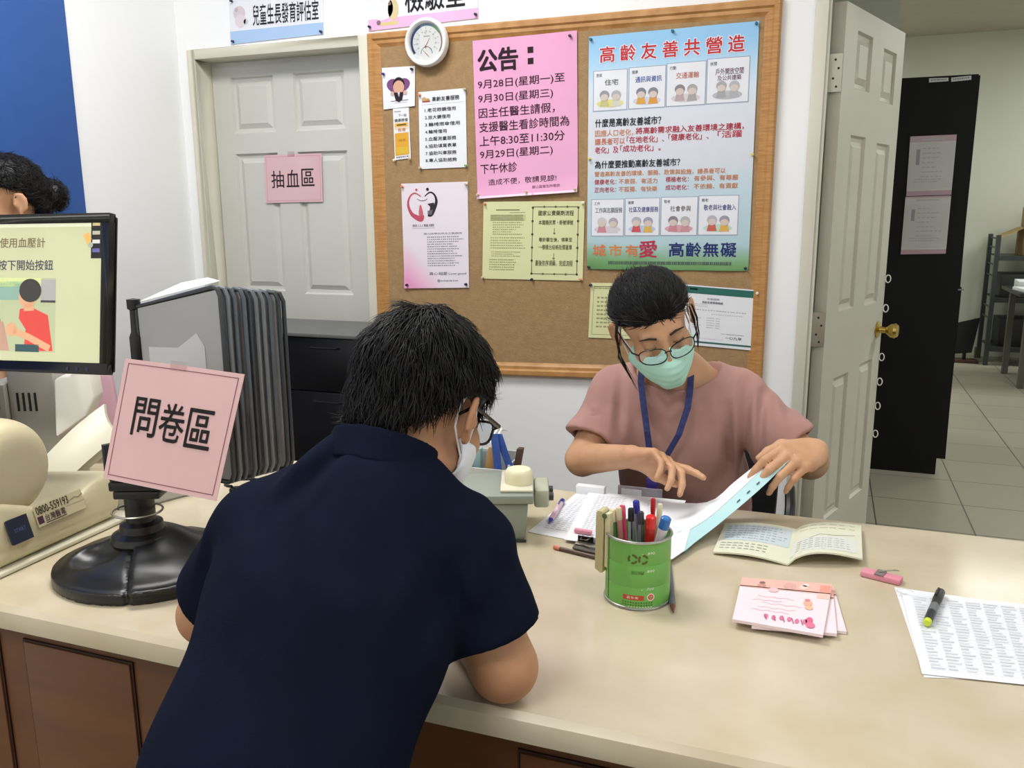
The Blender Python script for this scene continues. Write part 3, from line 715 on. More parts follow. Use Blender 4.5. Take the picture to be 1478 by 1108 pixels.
# ------------------------------------------------------------------ the woman seated behind the counter
wc = V3(-.331, 1.765, 1.166); WM = head_frame(180-28, 25, 20); ws = .945
WN = dict(nb=(-.300, 1.895, 1.020), sR=(-.438, 1.885, .985), sL=(-.162, 1.895, .990), eR=(-.490, 1.785, .846), eL=(-.004, 1.845, .872), wR=(-.352, 1.660, .901), wL=(.006, 1.700, .936))
WSP = [(-.298, 1.885, 1.0), (-.292, 1.905, .90), (-.280, 1.945, .74), (-.275, 2.01, .55)]
NW = (.08, -.97, .2)
def wwarp(Q):
    Q = Q.copy(); Q[:, 2] = np.where(Q[:, 2] > .02, .02+(Q[:, 2]-.02)/.80, Q[:, 2]); return Q
def woman_body(P):
    d = head_local(wwarp((P-wc) @ WM/ws))*ws*.9
    d = smin(.03, d, cap(P, WN['nb'], wc + WM @ V3(0, -.035, -.05), .050, .046))
    t = smin(.05, fcap(P, WSP[0], WSP[1], .09, .11, NW, .70), fcap(P, WSP[1], WSP[2], .11, .10, NW, .72), fcap(P, WSP[2], WSP[3], .10, .13, NW, .75))
    d = smin(.04, d, t)
    for s in 'LR':
        d = smin(.03, d, cap(P, WSP[0], WN['s'+s], .05, .044))
        d = smin(.02, d, cap(P, WN['s'+s], WN['e'+s], .044, .036))
        d = smin(.012, d, cap(P, WN['e'+s], WN['w'+s], .0375, .0235))
    # right hand: index finger pointing, the others bent
    rh = hand(P, WN['wR'], (.90, -.36, .12), (.20, -.70, -.66), (.2, .8, .2), [(.12, .18, .10), (.52, .66, .35), (.60, .74, .40), (.64, .76, .40)], spread=(.05, .0, -.03, -.06), sc=.92, thumb=((.75, .45, .45), (.95, .10, .25)))
    # left hand: pinches the raised end of the paper, thumb on top
    lh = hand(P, WN['wL'], (-.50, -.86, .0), (-.45, .20, -.85), (-.60, .62, .50), [(.55, .60, .30), (.62, .66, .32), (.70, .72, .35), (.75, .75, .4)], sc=.95, thumb=((.62, .55, .25), (.90, .10, .42)))
    return smin(.012, d, rh, lh)
woman = blob('person', woman_body, (-.60, 1.42, .45), (.16, 2.16, 1.30), .0036, skin_w)
tag(woman, 'person in a dusty pink blouse, glasses and mint mask, bending over papers behind the counter', 'person')
pinkc = mat('dusty_pink_cloth', 'b0877f', .85, col2='a67e76', nscale=14, bump=.05, bscale=300, sheen=.1, spec=.25)
FOLDS = [(at_depth(*p, 1.8)[[0, 2]], at_depth(*q, 1.8)[[0, 2]], w_, am) for p, q, w_, am in (((1074, 560), (1073, 735), .012, .011), ((1098, 575), (1094, 680), .009, .009), ((1050, 590), (1046, 720), .010, .006), ((892, 545), (895, 640), .010, .005), ((1010, 560), (1030, 700), .012, .004), ((925, 555), (965, 590), .009, .006), ((965, 590), (1010, 560), .009, .006), ((930, 600), (960, 640), .012, .004), ((1120, 560), (1140, 610), .007, .006), ((846, 590), (866, 600), .007, .003))]
def woman_blouse(P):
    t = smin(.06, fcap(P, WSP[0], WSP[1], .105, .135, NW, .74), fcap(P, WSP[1], WSP[2], .135, .135, NW, .78), fcap(P, WSP[2], (-.28, 1.985, .60), .135, .15, NW, .8))
    d = smin(.06, t, cap(P, WSP[0], WN['sL'], .055, .052), cap(P, WSP[0], WN['sR'], .055, .052))
    for s, cut in (('L', .80), ('R', .72)):
        a = V3(*WN['s'+s]); e = V3(*WN['e'+s]); ax = unit(e-a).astype(F32); b = a + (e-a)*cut
        q = smin(.05, cap(P, a, a+(e-a)*1.2, .052, .060), cap(P, (a+V3(*WSP[1]))/2, a+(e-a)*.75, .05, .045))
        pl = (P-b) @ ax; q = smax(.006, q, pl)
        q = np.maximum(q, -np.maximum(cap(P, a, e, .050, .047), -(pl+.04)))
        d = smin(.04, d, q)
    d = d + folds(P, (.06, -.1, 1), .0075, 48., .7)*np.clip((1.0-P[:, 2])*7, .12, 1)
    for (a, b, w_, am) in FOLDS:
        a = a.astype(F32); ab = (b-a).astype(F32); v = P[:, [0, 2]]-a; t = np.clip(v @ ab/float(ab @ ab), 0, 1); q = v-t[:, None]*ab
        r2 = (q*q).sum(1)/w_**2; d = d + am*(np.exp(-r2)-.55*np.exp(-(np.sqrt(r2)-1.9)**2*1.5))*np.sin(PI*np.clip(t*.85+.1, 0, 1))*(P[:, 1] < 1.93)
    nk = smin(.02, ell(P, (-.298, 1.868, 1.072), (.098, .098, .075)), cap(P, WN['nb'], wc + WM @ V3(0, -.035, -.05), .054, .054))
    return smax(.006, d, -nk)
blouse = blob('blouse', woman_blouse, (-.64, 1.68, .44), (.14, 2.16, 1.12), .0044, pinkc, woman)
# hair: pulled back from the forehead into a low tail
def woman_hair(P):
    Q = wwarp((P-wc) @ WM/ws); A = np.abs(Q[:, 0])
    d = smin(.02, ell(Q, (0, -.018, .040), (.089, .108, .092)), ell(Q, (.0, -.075, -.01), (.06, .045, .06)))
    d = d + .0016*np.sin(Q[:, 0]*120+30*Q[:, 1]) + .0012*np.sin(Q[:, 0]*230)
    line = np.where(Q[:, 1] > .0, .058-.42*np.clip(.075-Q[:, 1], 0, .075)-.25*np.clip(-Q[:, 0], 0, .08)*0, .034-1.1*np.clip(-Q[:, 1], 0, .1))
    line = line + .10*np.clip(Q[:, 0]-.01, 0, .05)*0
    dz = (Q[:, 2]-line)*.8; d = d + .010*np.exp(-(np.clip(dz, 0, 1)/.020)**2)*(Q[:, 1] > -.04)
    d = smax(.004, d, -dz)
    tail = smin(.02, cap(Q, (0, -.11, .045), (.01, -.150, .005), .028, .030), cap(Q, (.01, -.150, .005), (.02, -.150, -.07), .030, .012))
    d = smin(.015, d, tail)
    return d*ws*.9
wh = blob('hair', woman_hair, (-.58, 1.58, 1.00), (-.10, 2.04, 1.34), .0036, hairm, woman)
bun = np.array([0, -.14, .03])
strands('hair_strands', wh, WM, wc, lambda q: (bun-q)/np.linalg.norm(bun-q)+np.array([.0, -.3, .12]), 4600, .036, .0009, wh, hairm, lift=.0022, seed=5, jit=.12)
ls = MB(); ls2 = MB()
rng = np.random.default_rng(11)
for k in range(7):      # loose strands beside her right ear
    o = rng.normal(0, .004, 3)
    ls.tube([hl(WM, wc, ws, .080+o[0], .028+o[1], .055), hl(WM, wc, ws, .090+o[0], .018+o[1], .01), hl(WM, wc, ws, .093+o[1], .022+o[2], -.045), hl(WM, wc, ws, .080+o[2], .040+o[0], -.105-k*.006)], [.0011, .0012, .001, .0003], 5)
for k in range(5):
    o = rng.normal(0, .003, 3)
    ls2.tube([hl(WM, wc, ws, -.074+o[0], .062+o[1], .06), hl(WM, wc, ws, -.080+o[0], .058+o[1], .02), hl(WM, wc, ws, -.078+o[1], .060+o[2], -.02), hl(WM, wc, ws, -.072, .064, -.05-k*.004)], [.001, .0011, .0009, .0003], 5)
ls.build('loose_strand', hairm, wh, smooth=True); ls2.build('loose_strand', hairm, wh, smooth=True)
for sx in (-1, 1):
    MB().tube([hl(WM, wc, ws, sx*.015, .092, .0235), hl(WM, wc, ws, sx*.030, .0895, .0285), hl(WM, wc, ws, sx*.050, .077, .022)], [.0022, .0026, .001], 6).build('eyebrow', mat('eyebrow_hair', '2a1d18', .8), woman, smooth=True)
    MB().tube([hl(WM, wc, ws, sx*(.031-.0125), .0885, .000), hl(WM, wc, ws, sx*.031, .0905, -.003), hl(WM, wc, ws, sx*(.031+.013), .0845, .0005)], [.0007, .0012, .0009], 6).build('eyelashes', mat('eyelash', '17100e', .7), woman, smooth=True)
glasses(woman, WM, wc, ws, mat('dark_metal_frame', '1a1716', .3, .6), rx=.0285, rz=.0205, r=.0012, zc=-.004, yc=.117, square=2.6, tr=.0014, label='thin dark round-cornered eyeglasses')
mint = mat('mint_mask_cloth', 'bff3e3', .8, col2='b4ebd9', nscale=20)
mk = blob('face_mask', lambda P: mask_sdf(P, WM, wc, ws, .0009), (-.48, 1.56, .93), (-.12, 1.88, 1.24), .0028, mint, woman, relax=4); mk['label'] = 'mint green surgical mask'
ear_loops(mk, WM, wc, ws, elastic)
# lanyard and badge
lanm = mat('navy_lanyard', '1c2350', .7, col2='2a3570', nscale=120)
def ribbon(mb, pts, w, side, t=.0012):
    pts = [np.array(p, float) for p in pts]; side = np.array(side, float)
    mb.grid(np.array([[p-side*w/2, p+side*w/2] for p in pts]), np.array([0, -t, 0]))
lan = MB()
sd = np.array([.99, .08, 0])
ribbon(lan, [(-.372, 1.850, 1.062), (-.362, 1.795, 1.03), (-.350, 1.772, .985), (-.338, 1.758, .93), (-.330, 1.762, .87), (-.325, 1.768, .835), (-.324, 1.768, .825)], .014, sd)
lan.build('lanyard', lanm, woman)['label'] = 'navy lanyard'
lan2 = MB()
ribbon(lan2, [(-.262, 1.850, 1.052), (-.256, 1.800, 1.02), (-.256, 1.772, .985), (-.270, 1.756, .93), (-.300, 1.759, .87), (-.318, 1.766, .835), (-.324, 1.7675, .825)], .014, sd)
lan2.build('lanyard', lanm, woman)
cl = MB(); cl.box((-.336, 1.750, .795), (-.312, 1.766, .828)); cl = cl.build('badge_clip', mat('purple_clip', '3b2f86', .4), woman, bevel=.003)
bd = box('badge_holder', (-.398, 1.748, .735), (-.300, 1.753, .806), mat('badge_vinyl', 'a9a4ab', .25, col2='8d8590', nscale=25), woman, bevel=.001)
box('badge_card', (-.390, 1.7465, .740), (-.345, 1.7478, .800), mat('badge_card', 'd8d8de', .5), bd)

def sitting_legs(name, hip, fx, reach, footz, m, parent, lo, hi):
    """seated thighs and shins; fx unit vector towards the knees"""
    hip = np.array(hip, float); fx = unit(fx); sd_ = np.array([-fx[1], fx[0], 0])
    def f(P):
        d = None
        for s_ in (-1, 1):
            h = hip+sd_*.085*s_; k = hip+fx*reach+sd_*.10*s_+np.array([0, 0, .0]); a = k*[1, 1, 0]-fx*.02+np.array([0, 0, footz])
            q = smin(.02, cap(P, h, k, .085, .060), cap(P, k, a, .060, .045)); d = q if d is None else smin(.03, d, q)
        return d
    blob(name, f, lo, hi, .009, m, parent)
    for s_ in (-1, 1):
        k = hip+fx*reach+sd_*.10*s_; M_ = frame((k[0]-fx[0]*.02, k[1]-fx[1]*.02, 0), sd_, fx); MB().box((-.042, -.06, 0), (.042, .18, .07), M_).build('shoe', mat('black_shoe', '15120f', .4), parent, bevel=.025)
sitting_legs('trousers', (-.275, 2.01, .535), (.0, -1, 0), .40, .09, tro, woman, (-.50, 1.46, 0), (-.05, 2.12, .66))
# ================================================================== things on the counter, left side
blackp = mat('black_abs_plastic', '101012', .32, col2='141416', spec=.5)
greyp = mat('dark_grey_plastic', '3a3d42', .4, col2='33363b')
beige = mat('cream_plastic', 'd2c8a6', .38, col2='cbc19e', nscale=5)
beige2 = mat('cream_plastic_light', 'd6d2bd', .35)
greyw = mat('grey_machine_plastic', 'b3afa6', .5)
white_pl = mat('off_white_plastic', 'dcd8cd', .4)
paperw = mat('white_paper', 'eceef2', .8, col2='e8eaef')

# ---- flip display stand
st = thing('display_stand', 'black rotary desk stand holding a fan of grey document panels beside the monitor', 'display stand', (-1.06, 1.06, HC))
bc = V3(-1.060, 1.055, HC)
def base_sdf(P):
    d = smin(.03, ell(P, bc+V3(0, 0, .004), (.150, .132, .050)), ell(P, bc+V3(.0, .01, .03), (.062, .058, .042)))
    d = smin(.006, d, np.maximum(ell(P, bc, (.153, .135, .3))*.6, np.abs(P[:, 2]-HC-.010)-.010))
    d = smax(.004, d, -ell(P, bc+V3(-.055, -.058, .058), (.056, .044, .036)))
    sx = (P-bc) @ V3(.80, .60, 0); d = d + .004*np.exp(-((sx+.012)/.0022)**2) - .006*np.clip((sx+.012)/.004, 0, 1)*np.clip((P[:, 2]-HC-.012)/.01, 0, 1)
    return np.maximum(d, HC+.0006-P[:, 2])
blob('base', base_sdf, bc-V3(.17, .16, .01), bc+V3(.17, .16, .10), .0036, blackp, st)
MB().lathe([(.048, .052), (.052, .060), (.048, .070), (.036, .076), (.034, .088), (.024, .092), (.024, .150)], tuple(bc), n=36).build('swivel_column', blackp, st, smooth=True)
MB().tube([np.array(bc)+np.array([.041*math.cos(a), .038*math.sin(a)-.006, .110]) for a in np.linspace(0, 2*PI, 33)[:-1]], .0019, 6, closed=True).build('wire_ring', steel, st, smooth=True)
hb = MB(); Mh = frame((bc[0]+.005, bc[1]+.005, 0), (.93, .37, 0), (-.37, .93, 0))
for k, (w_, z0, z1) in enumerate(((.038, .936, .950), (.044, .950, .966), (.041, .966, .990))): hb.box((-w_, -.030, z0), (w_, .035, z1), Mh)
hb.build('panel_bracket', blackp, st, bevel=.003)
S0 = np.array([-1.188, 1.212, 0]); ztS, zb = 1.236, .975
S_top = at_depth(193, 440, 1.215); S0 = np.array([S_top[0], S_top[1], 0])
post = MB(); post.lathe([(.0, .94), (.010, .94), (.010, 1.10), (.013, 1.105), (.013, 1.175), (.009, 1.185), (.008, 1.225), (.012, 1.228), (.012, 1.245), (0, 1.247)], (S0[0], S0[1], 0), n=16)
post.build('hinge_post', blackp, st, smooth=True)
sheetm = glass('grey_clear_sleeve', '8b8c8e', .72, .15)
innerm = mat('grey_sleeve_paper', 'a6a7a8', .5, col2='afb0b1', nscale=3)
edgecols = [mat('panel_edge_dark', '3a3e44', .4), mat('panel_edge_slate', '555b62', .4), mat('panel_edge_grey', '70747a', .42)]
for k in range(10):
    px = 317 + (408-317)*(k/9) + (3 if k in (3, 8) else 0)
    E = at_depth(px, 413+7*k/9, 1.165+.115*(k/9)); e0 = np.array([E[0], E[1], 0]); L = e0-S0; Ln = np.linalg.norm(L); dirv = L/Ln
    zt0, zt1, b0, b1 = 1.232, E[2], .928, .932
    r = .018
    pts = [S0+dirv*.008+[0, 0, b0], S0+dirv*.008+[0, 0, zt0]]
    pts += [S0+dirv*(Ln-r)+[0, 0, zt1-.002], S0+dirv*(Ln-r*.35)+[0, 0, zt1-.004], S0+dirv*Ln+[0, 0, zt1-r], e0+[0, 0, b1+r], S0+dirv*(Ln-r*.35)+[0, 0, b1+.004], S0+dirv*(Ln-r)+[0, 0, b1]]
    f = MB().tube(pts, .0042, 8, closed=True).build('panel_frame', edgecols[(k*2+k//3) % 3], st, smooth=True)
    nrm_ = np.cross(dirv, (0, 0, 1))
    q = [S0+dirv*.012+[0, 0, b0+.003], S0+dirv*(Ln-.004)+[0, 0, b1+.006], S0+dirv*(Ln-.006)+[0, 0, zt1-.006], S0+dirv*.012+[0, 0, zt0-.003]]
    MB().prism([p-nrm_*.001 for p in q], nrm_*.002).build('document_sleeve', innerm, f)
    if k == 0:
        p0 = lambda s, z: S0+dirv*Ln*s+np.array([0, 0, z])+nrm_*.0022
        sn = nrm_ if (nrm_ @ np.array([.7, -.7, 0])) > 0 else -nrm_
        p0 = lambda s, z: S0+dirv*Ln*s+np.array([0, 0, z])+sn*.0016
        MB().prism([p0(.14, .99), p0(.80, .99), p0(.80, 1.172), p0(.72, 1.195), p0(.50, 1.165), p0(.15, 1.160)], sn*.0006).build('white_paper', mat('sleeve_white_paper', 'cfd0d4', .6), f)
# white film lying over the panel tops
tp = MB()
a_, b_, c_, d_ = at_depth(198, 440, 1.22), at_depth(318, 409, 1.20), at_depth(300, 404, 1.235), at_depth(262, 413, 1.25)
tp.grid([[a_+(0, 0, .004), b_+(0, 0, .004)], [d_+(0, 0, .006), c_+(0, 0, .004)]], (0, 0, .0008)); tp.build('clear_film', mat('clear_film_white', 'd2d5d8', .45), st)

# ---- pink sign taped to the stand
pinkp = mat('pink_card', 'd9b3b3', .75, col2='d4adad', nscale=4)
fc = lambda x, y, dep: np.array([0, 0, H]) + ray(x, y)*dep
sg = Sheet('paper_sign', 'pink paper sign with large black characters taped to the black document stand', 'sign', [fc(181, 517, 1.392), fc(353, 540, 1.352), fc(312, 723, 1.315), (fc(149, 690, 1.355))], pinkp, thick=.0012, curl=lambda u, v: .004*np.sin(PI*u)*(1-v*.4))
sg.outline(.035, .035, .965, .965, .007, '8a5a62', 1)
for i, ch in enumerate('問卷區'): sg.text(ch, .165+i*.235, .30+.012*i, .315, '120d10', w=.215, bold=.012)
sg.done()
MB().add([sg.map([u], [v], .0009)[0] for u, v in ((.40, -.03), (.54, -.03), (.54, .05), (.40, .05))], [[0, 1, 2, 3]]).build('tape', glass('clear_tape', 'f4ecec', .94, .3), sg.o)

# ---- monitor
mcn = [fc(160, 307, 1.60), fc(176, 541, 1.60), fc(0, 528, 1.665), fc(0, 310, 1.665)]
TRc, BRc = mcn[0], mcn[1]; ux = mcn[3]-mcn[0]; ux /= np.linalg.norm(ux); uy = BRc-TRc; mh_ = np.linalg.norm(uy); uy /= mh_; mw_ = .485
nz = np.cross(uy, ux); nz /= np.linalg.norm(nz); nz = nz if nz[1] < 0 else -nz       # towards the viewer
uy = np.cross(nz, ux); uy = uy if uy[2] < 0 else -uy
mon = thing('monitor', 'black computer monitor showing a blood pressure slide on the left of the counter', 'monitor', tuple(TRc+ux*mw_/2-nz*.08+np.array([0, 0, HC-TRc[2]])))
def mp(a, b, c=0.): return TRc+ux*a+uy*b+nz*c
bez = MB(); bw = .0175
for a0, a1, b0, b1 in ((0, mw_, 0, .0175), (0, mw_, mh_-.021, mh_), (0, bw, .0175, mh_-.021), (mw_-bw, mw_, .0175, mh_-.021)):
    bez.prism([mp(a0, b0, .004), mp(a1, b0, .004), mp(a1, b1, .004), mp(a0, b1, .004)], -nz*.018)
bez.build('bezel', blackp, mon, bevel=.0015)
bk = MB(); bk.prism([mp(.004, .004, -.0145), mp(mw_-.004, .004, -.0145), mp(mw_-.004, mh_-.004, -.0145), mp(.004, mh_-.004, -.0145)], -nz*.012)
bk.prism([mp(.09, .05, -.0265), mp(mw_-.09, .05, -.0265), mp(mw_-.09, mh_-.03, -.0265), mp(.09, mh_-.03, -.0265)], -nz*.025); bk.build('back_shell', blackp, mon, bevel=.004)
mcx = mp(.455, mh_*.6, -.09); nk = MB(); nk.prism([mcx+ux*.03+np.array([0, 0, .05]), mcx-ux*.03+np.array([0, 0, .05]), np.array([*(mcx-ux*.03)[:2], HC+.012]), np.array([*(mcx+ux*.03)[:2], HC+.012])], -nz*.025+np.array([0, 0, 0])); nk.build('stand_neck', blackp, mon, bevel=.004)
MB().prism([mp(.455-.02, mh_*.5, -.09), mp(.455+.02, mh_*.5, -.09), mp(.455+.02, mh_*.62, -.09), mp(.455-.02, mh_*.62, -.09)], nz*.04).build('stand_arm', blackp, mon)
MB().lathe([(0, 0.001), (.095, .001), (.095, .006), (.08, .012), (.03, .016), (0, .016)], (mcx[0], mcx[1]+.01, HC)).build('stand_base', blackp, mon, smooth=True)
def emis(hexc, k=.55):
    return mat('screen_'+hexc, hexc, .25, emit=k)
scr = Sheet('screen', None, None, [mp(mw_-bw, .0175, .002), mp(bw, .0175, .002), mp(bw, mh_-.021, .002), mp(mw_-bw, mh_-.021, .002)], emis('b9bb96'), thick=.002, parent=mon, n=4)
_m = globals()['mat']
def screen_done(s):
    for (col, lvl), (uv, f, _) in sorted(s.buf.items(), key=lambda t: t[0][1]):
        uv = np.concatenate(uv); P = s.map(uv[:, 0], uv[:, 1], .0003*(lvl+uv[:, 2])); me = bpy.data.meshes.new('print'); me.from_pydata([tuple(p) for p in P], [], f); me.update()
        link('slide_text' if lvl >= 3 else 'slide_picture', me, emis(col), s.o)
wS = mw_-2*bw
Lq = float(np.linalg.norm(mcn[3]-mcn[0]))*146/160/wS
su = lambda px: 1-(146-px)/146*Lq
scr.rect(0, 0, 1, .03, 'cdd0b4', 1)
scr.text('使用血壓計', su(-1), .105, .072, '6b5a40', w=su(66)-su(-1), bold=.008, lvl=3)
scr.text('按下開始按鈕', su(-3), .265, .075, '2b2c48', w=su(78)-su(-3), bold=.008, lvl=3)
# the photograph on the slide
u0_, u1_ = su(-70), su(82); v0_, v1_ = .395, .93
pu = lambda a: u0_+(u1_-u0_)*a
pv = lambda b: v0_+(v1_-v0_)*b
scr.rect(u0_, v0_, u1_, v1_, 'a9b08c', 1); scr.rect(pu(0), pv(.05), pu(.72), pv(.30), '7fa090', 2); scr.rect(pu(.30), pv(0), pu(.86), pv(.12), 'c3cc8e', 2)
scr.rect(pu(.86), pv(.02), pu(1), pv(.32), '9b9b98', 2); scr.rect(pu(.86), pv(.30), pu(1), pv(.33), '3a3a3a', 3)
scr.poly([(pu(.66), pv(.42)), (pu(.78), pv(.40)), (pu(.93), pv(.50)), (pu(.98), pv(.98)), (pu(.70), pv(.99)), (pu(.72), pv(.70)), (pu(.65), pv(.55))], 'c8433a', 3)
scr.disc(pu(.73), pv(.27), .045, 'c99a78', 4, ry=.075); scr.disc(pu(.76), pv(.17), .058, '33302e', 5, ry=.085); scr.poly([(pu(.70), pv(.36)), (pu(.78), pv(.33)), (pu(.80), pv(.44)), (pu(.70), pv(.45))], 'c99a78', 4)
scr.stroke([(pu(.95), pv(.95)), (pu(.75), pv(.80)), (pu(.60), pv(.72))], .03, 'c99a78', 4); scr.disc(pu(.58), pv(.70), .03, 'c99a78', 4)
scr.disc(pu(.38), pv(.62), .05, '5a4a44', 3, ry=.10); scr.poly([(pu(.30), pv(.99)), (pu(.34), pv(.55)), (pu(.50), pv(.60)), (pu(.56), pv(.99))], 'b08a78', 3); scr.rect(pu(.62), pv(.90), pu(.85), pv(1), '2f4a4e', 4)
scr.poly([(su(120), .09), (su(128), .07), (su(133), .12), (su(126), .16)], 'd9a45c', 3); scr.disc(su(131), .16, .012, '9aa08c', 4)
scr.rect(su(131.5), -.03, su(146), .255, '0c0c0e', 3)
for k in range(4): scr.rect(su(133.5), .0+k*.062, su(144), .026+k*.062, ('b9a878', 'a9a68e', 'c4c4c0', '5a5690')[k], 4)
screen_done(scr)
lg = Sheet('brand_lettering', None, None, [mp(.42, mh_-.016, .0042), mp(.36, mh_-.016, .0042), mp(.36, mh_-.007, .0042), mp(.42, mh_-.007, .0042)], blackp, parent=mon, n=1, thick=.0003); lg.text('ViewSonic', .05, .15, .7, '8e9096', w=.9); lg.done()
for k in range(3): MB().lathe([(0, 0), (.0035, 0), (.0035, .001), (0, .001)], tuple(mp(.045+.022*k, mh_-.010, .004)), tuple(nz), n=12).build('button', mat('monitor_button', '25254a', .4), mon)

# ---- blood pressure meter
bp = thing('blood_pressure_monitor', 'cream arm-in blood pressure machine with a round cuff tunnel and a dark blue button', 'blood pressure monitor', (-1.42, 1.09, HC))
e1 = unit(np.array([-.045, 1, 0])); e2 = np.array([e1[1], -e1[0], 0])     # e1 along its right side, e2 to the right
pb = np.array([-1.268, .945, HC])                                          # front right corner on the counter
MBP = np.stack([e2, e1, np.array([0, 0, 1.])], 1).astype(F32)
def bp_base(P):
    Q = (P-pb.astype(F32)) @ MBP        # x right (0 at the side), y along, z up
    y = Q[:, 1]
    top = .088 + .034*np.exp(-((y-.01)/.07)**2) - .026*np.exp(-((y-.160)/.042)**2) + .010*np.clip((y-.19)/.08, 0, 1) - .10*np.clip(-Q[:, 0]-.05, 0, .2)
    d = rbox(Q, (-.12, .135, .075), (.118, .165, .066), .022)
    d = smax(.014, d, (Q[:, 2]-top)*.85)
    d = smax(.012, d, (Q[:, 0]*1. + .28*(Q[:, 2]-.03) - .002)*.96)
    d = smax(.010, d, (y-.295) + .35*(.06-Q[:, 2]))
    d = d + .0025*np.exp(-((Q[:, 2]-.034+.04*(y-.1))/.003)**2)*(Q[:, 0] > -.03)
    return d
blob('body', bp_base, pb+(-.34, -.06, 0), pb+(.05, .36, .16), .004, beige, bp)
MB().prism([pb+e1*-.03+e2*.004+(0, 0, .001), pb+e1*.315+e2*.010+(0, 0, .001), pb+e1*.315-e2*.24+(0, 0, .001), pb+e1*-.03-e2*.24+(0, 0, .001)], (0, 0, .008)).build('base_plate', beige2, bp, bevel=.003)
bcx = pb + e2*-.145 + e1*.085 + np.array([0, 0, .160])
def bp_drum(P):
    Q = (P-bcx.astype(F32)) @ MBP
    r = np.sqrt(Q[:, 1]**2+Q[:, 2]**2)
    d = smax(.05, r-.090+.10*np.clip(Q[:, 0], 0, 1)**2, np.abs(Q[:, 0])-.118)
    return np.maximum(d, -(np.maximum(r-.058, np.abs(Q[:, 0]+.10)-.19)))
blob('cuff_tunnel', bp_drum, bcx-.16, bcx+.16, .0045, beige, bp)
def sidepatch(name, y0, y1, z0, z1, m, dep=.0015, parent=bp, slope=0., bev=0.):
    """plate on the sloping right side of the meter"""
    X = lambda z: .003-.28*(z-.03)
    q = [pb+e1*y+e2*(X(z+slope*(y-y0))+.0008)+np.array([0, 0, z+slope*(y-y0)]) for y, z in ((y0, z0), (y1, z0), (y1, z1), (y0, z1))]
    nn = unit(e2+np.array([0, 0, .28])); return MB().prism(q, nn*dep).build(name, m, parent, bevel=bev), q, nn
b_, q_, n_ = sidepatch('start_button', .030, .072, .046, .088, mat('navy_button', '1d2438', .35), .006, bev=.004)
def sidesheet(y0, y1, z0, z1, m, name='label', slope=.0):
    X = lambda z: .003-.28*(z-.03); nn = unit(e2+np.array([0, 0, .28]))
    q = [pb+e1*y+e2*X(z)+np.array([0, 0, z])+nn*.0012 for y, z in ((y0, z1+slope), (y1, z1+slope+.0), (y1, z0+slope), (y0, z0))]
    return Sheet(name, None, None, q, m, parent=bp, n=1, thick=.0005)
s1 = sidesheet(.092, .20, .056, .092, beige, 'lettering'); s1.text('0800-559193', .03, .04, .40, '35301f', w=.66, bold=.01); s1.text('台灣醫電', .16, .52, .34, '4a2a40', w=.42, bold=.01); s1.rect(.02, .52, .13, .88, '4a2a40'); s1.rect(.16, .90, .58, .94, '4a2a40'); s1.stroke([(.7, .36), (.82, .26), (.9, .34), (1, .22)], .012, '7a7560'); s1.rect(.62, .55, 1.0, .57, '8a846c'); s1.done()
s2 = Sheet('start_lettering', None, None, [q_[3]+n_*.0065, q_[2]+n_*.0065, q_[1]+n_*.0065, q_[0]+n_*.0065], mat('navy_button', '1d2438'), parent=b_, n=1, thick=.0002); s2.text('START', .22, .42, .16, '56618a', w=.56); s2.done()

# ---- grey office machine behind the meter, with its lids
gm = thing('office_machine', 'grey desktop printer with vent slots standing behind the blood pressure machine', 'printer', (-1.62, 1.46, HC))
g0 = fc(8, 545, 1.93); g1 = fc(76, 545, 1.93)
Mg = frame((g1[0], g1[1], 0), (g1-g0)*[1, 1, 0], (-(g1-g0)[1], (g1-g0)[0], 0))
wg = np.linalg.norm((g1-g0)[:2])
mb = MB().box((-wg, 0, HC), (0, .20, 1.06), Mg); mb.build('body', greyw, gm, bevel=.006)
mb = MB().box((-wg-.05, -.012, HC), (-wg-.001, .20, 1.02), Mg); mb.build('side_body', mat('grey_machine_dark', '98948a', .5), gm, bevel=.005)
for k in range(4): MB().box((-.088+.0135*k, -.0016, .955), (-.083+.0135*k, .002, .998), Mg).build('vent_slot', mat('vent_black', '1a1917', .6), gm)
for k in range(3): MB().box((-wg-.03+.012*k-.012, -.0136, .962), (-wg-.026+.012*k-.012, -.010, .990), Mg).build('vent_slot', mat('vent_black', '1a1917', .6), gm)
pan = MB(); P_ = [fc(77, 549, 1.90), fc(86, 543, 1.9), fc(100, 543, 1.90), fc(104, 538, 1.9), fc(128, 538, 1.93), fc(135, 575, 1.92), fc(124, 600, 1.90), fc(80, 632, 1.86)]
pan.prism(P_, (-.03, .06, 0)); pan.build('side_lid', white_pl, gm, bevel=.006)
tr = thing('paper_tray', 'cream plastic tray tilted upright behind the blood pressure machine', 'paper tray', tuple(fc(110, 690, 1.72)*[1, 1, 0]+[0, 0, HC]))
def tray_pts(t, s):
    a = fc(68, 655, 1.80)*(1-t)+fc(150, 583, 1.90)*t; b = fc(68, 722, 1.735)*(1-t)+fc(172, 628, 1.87)*t
    p = a*(1-s)+b*s; return p + np.array([.0, -.012, .0])*math.sin(PI*s) + np.array([0, 0, .006])*math.sin(PI*t)
G = [[tray_pts(t, s) for s in np.linspace(0, 1, 9)] for t in np.linspace(0, 1, 13)]
MB().grid(G, (-.008, .014, -.004)).build('tray', beige2, tr, smooth=True)
lo_ = [tray_pts(t, 1) for t in np.linspace(0, 1, 13)]
MB().grid([[p, p+np.array([-.02, .03, -.016])] for p in lo_], (0, .002, -.004)).build('tray_lip', mat('cream_plastic_shade', 'b9b49c', .4), tr, smooth=True)
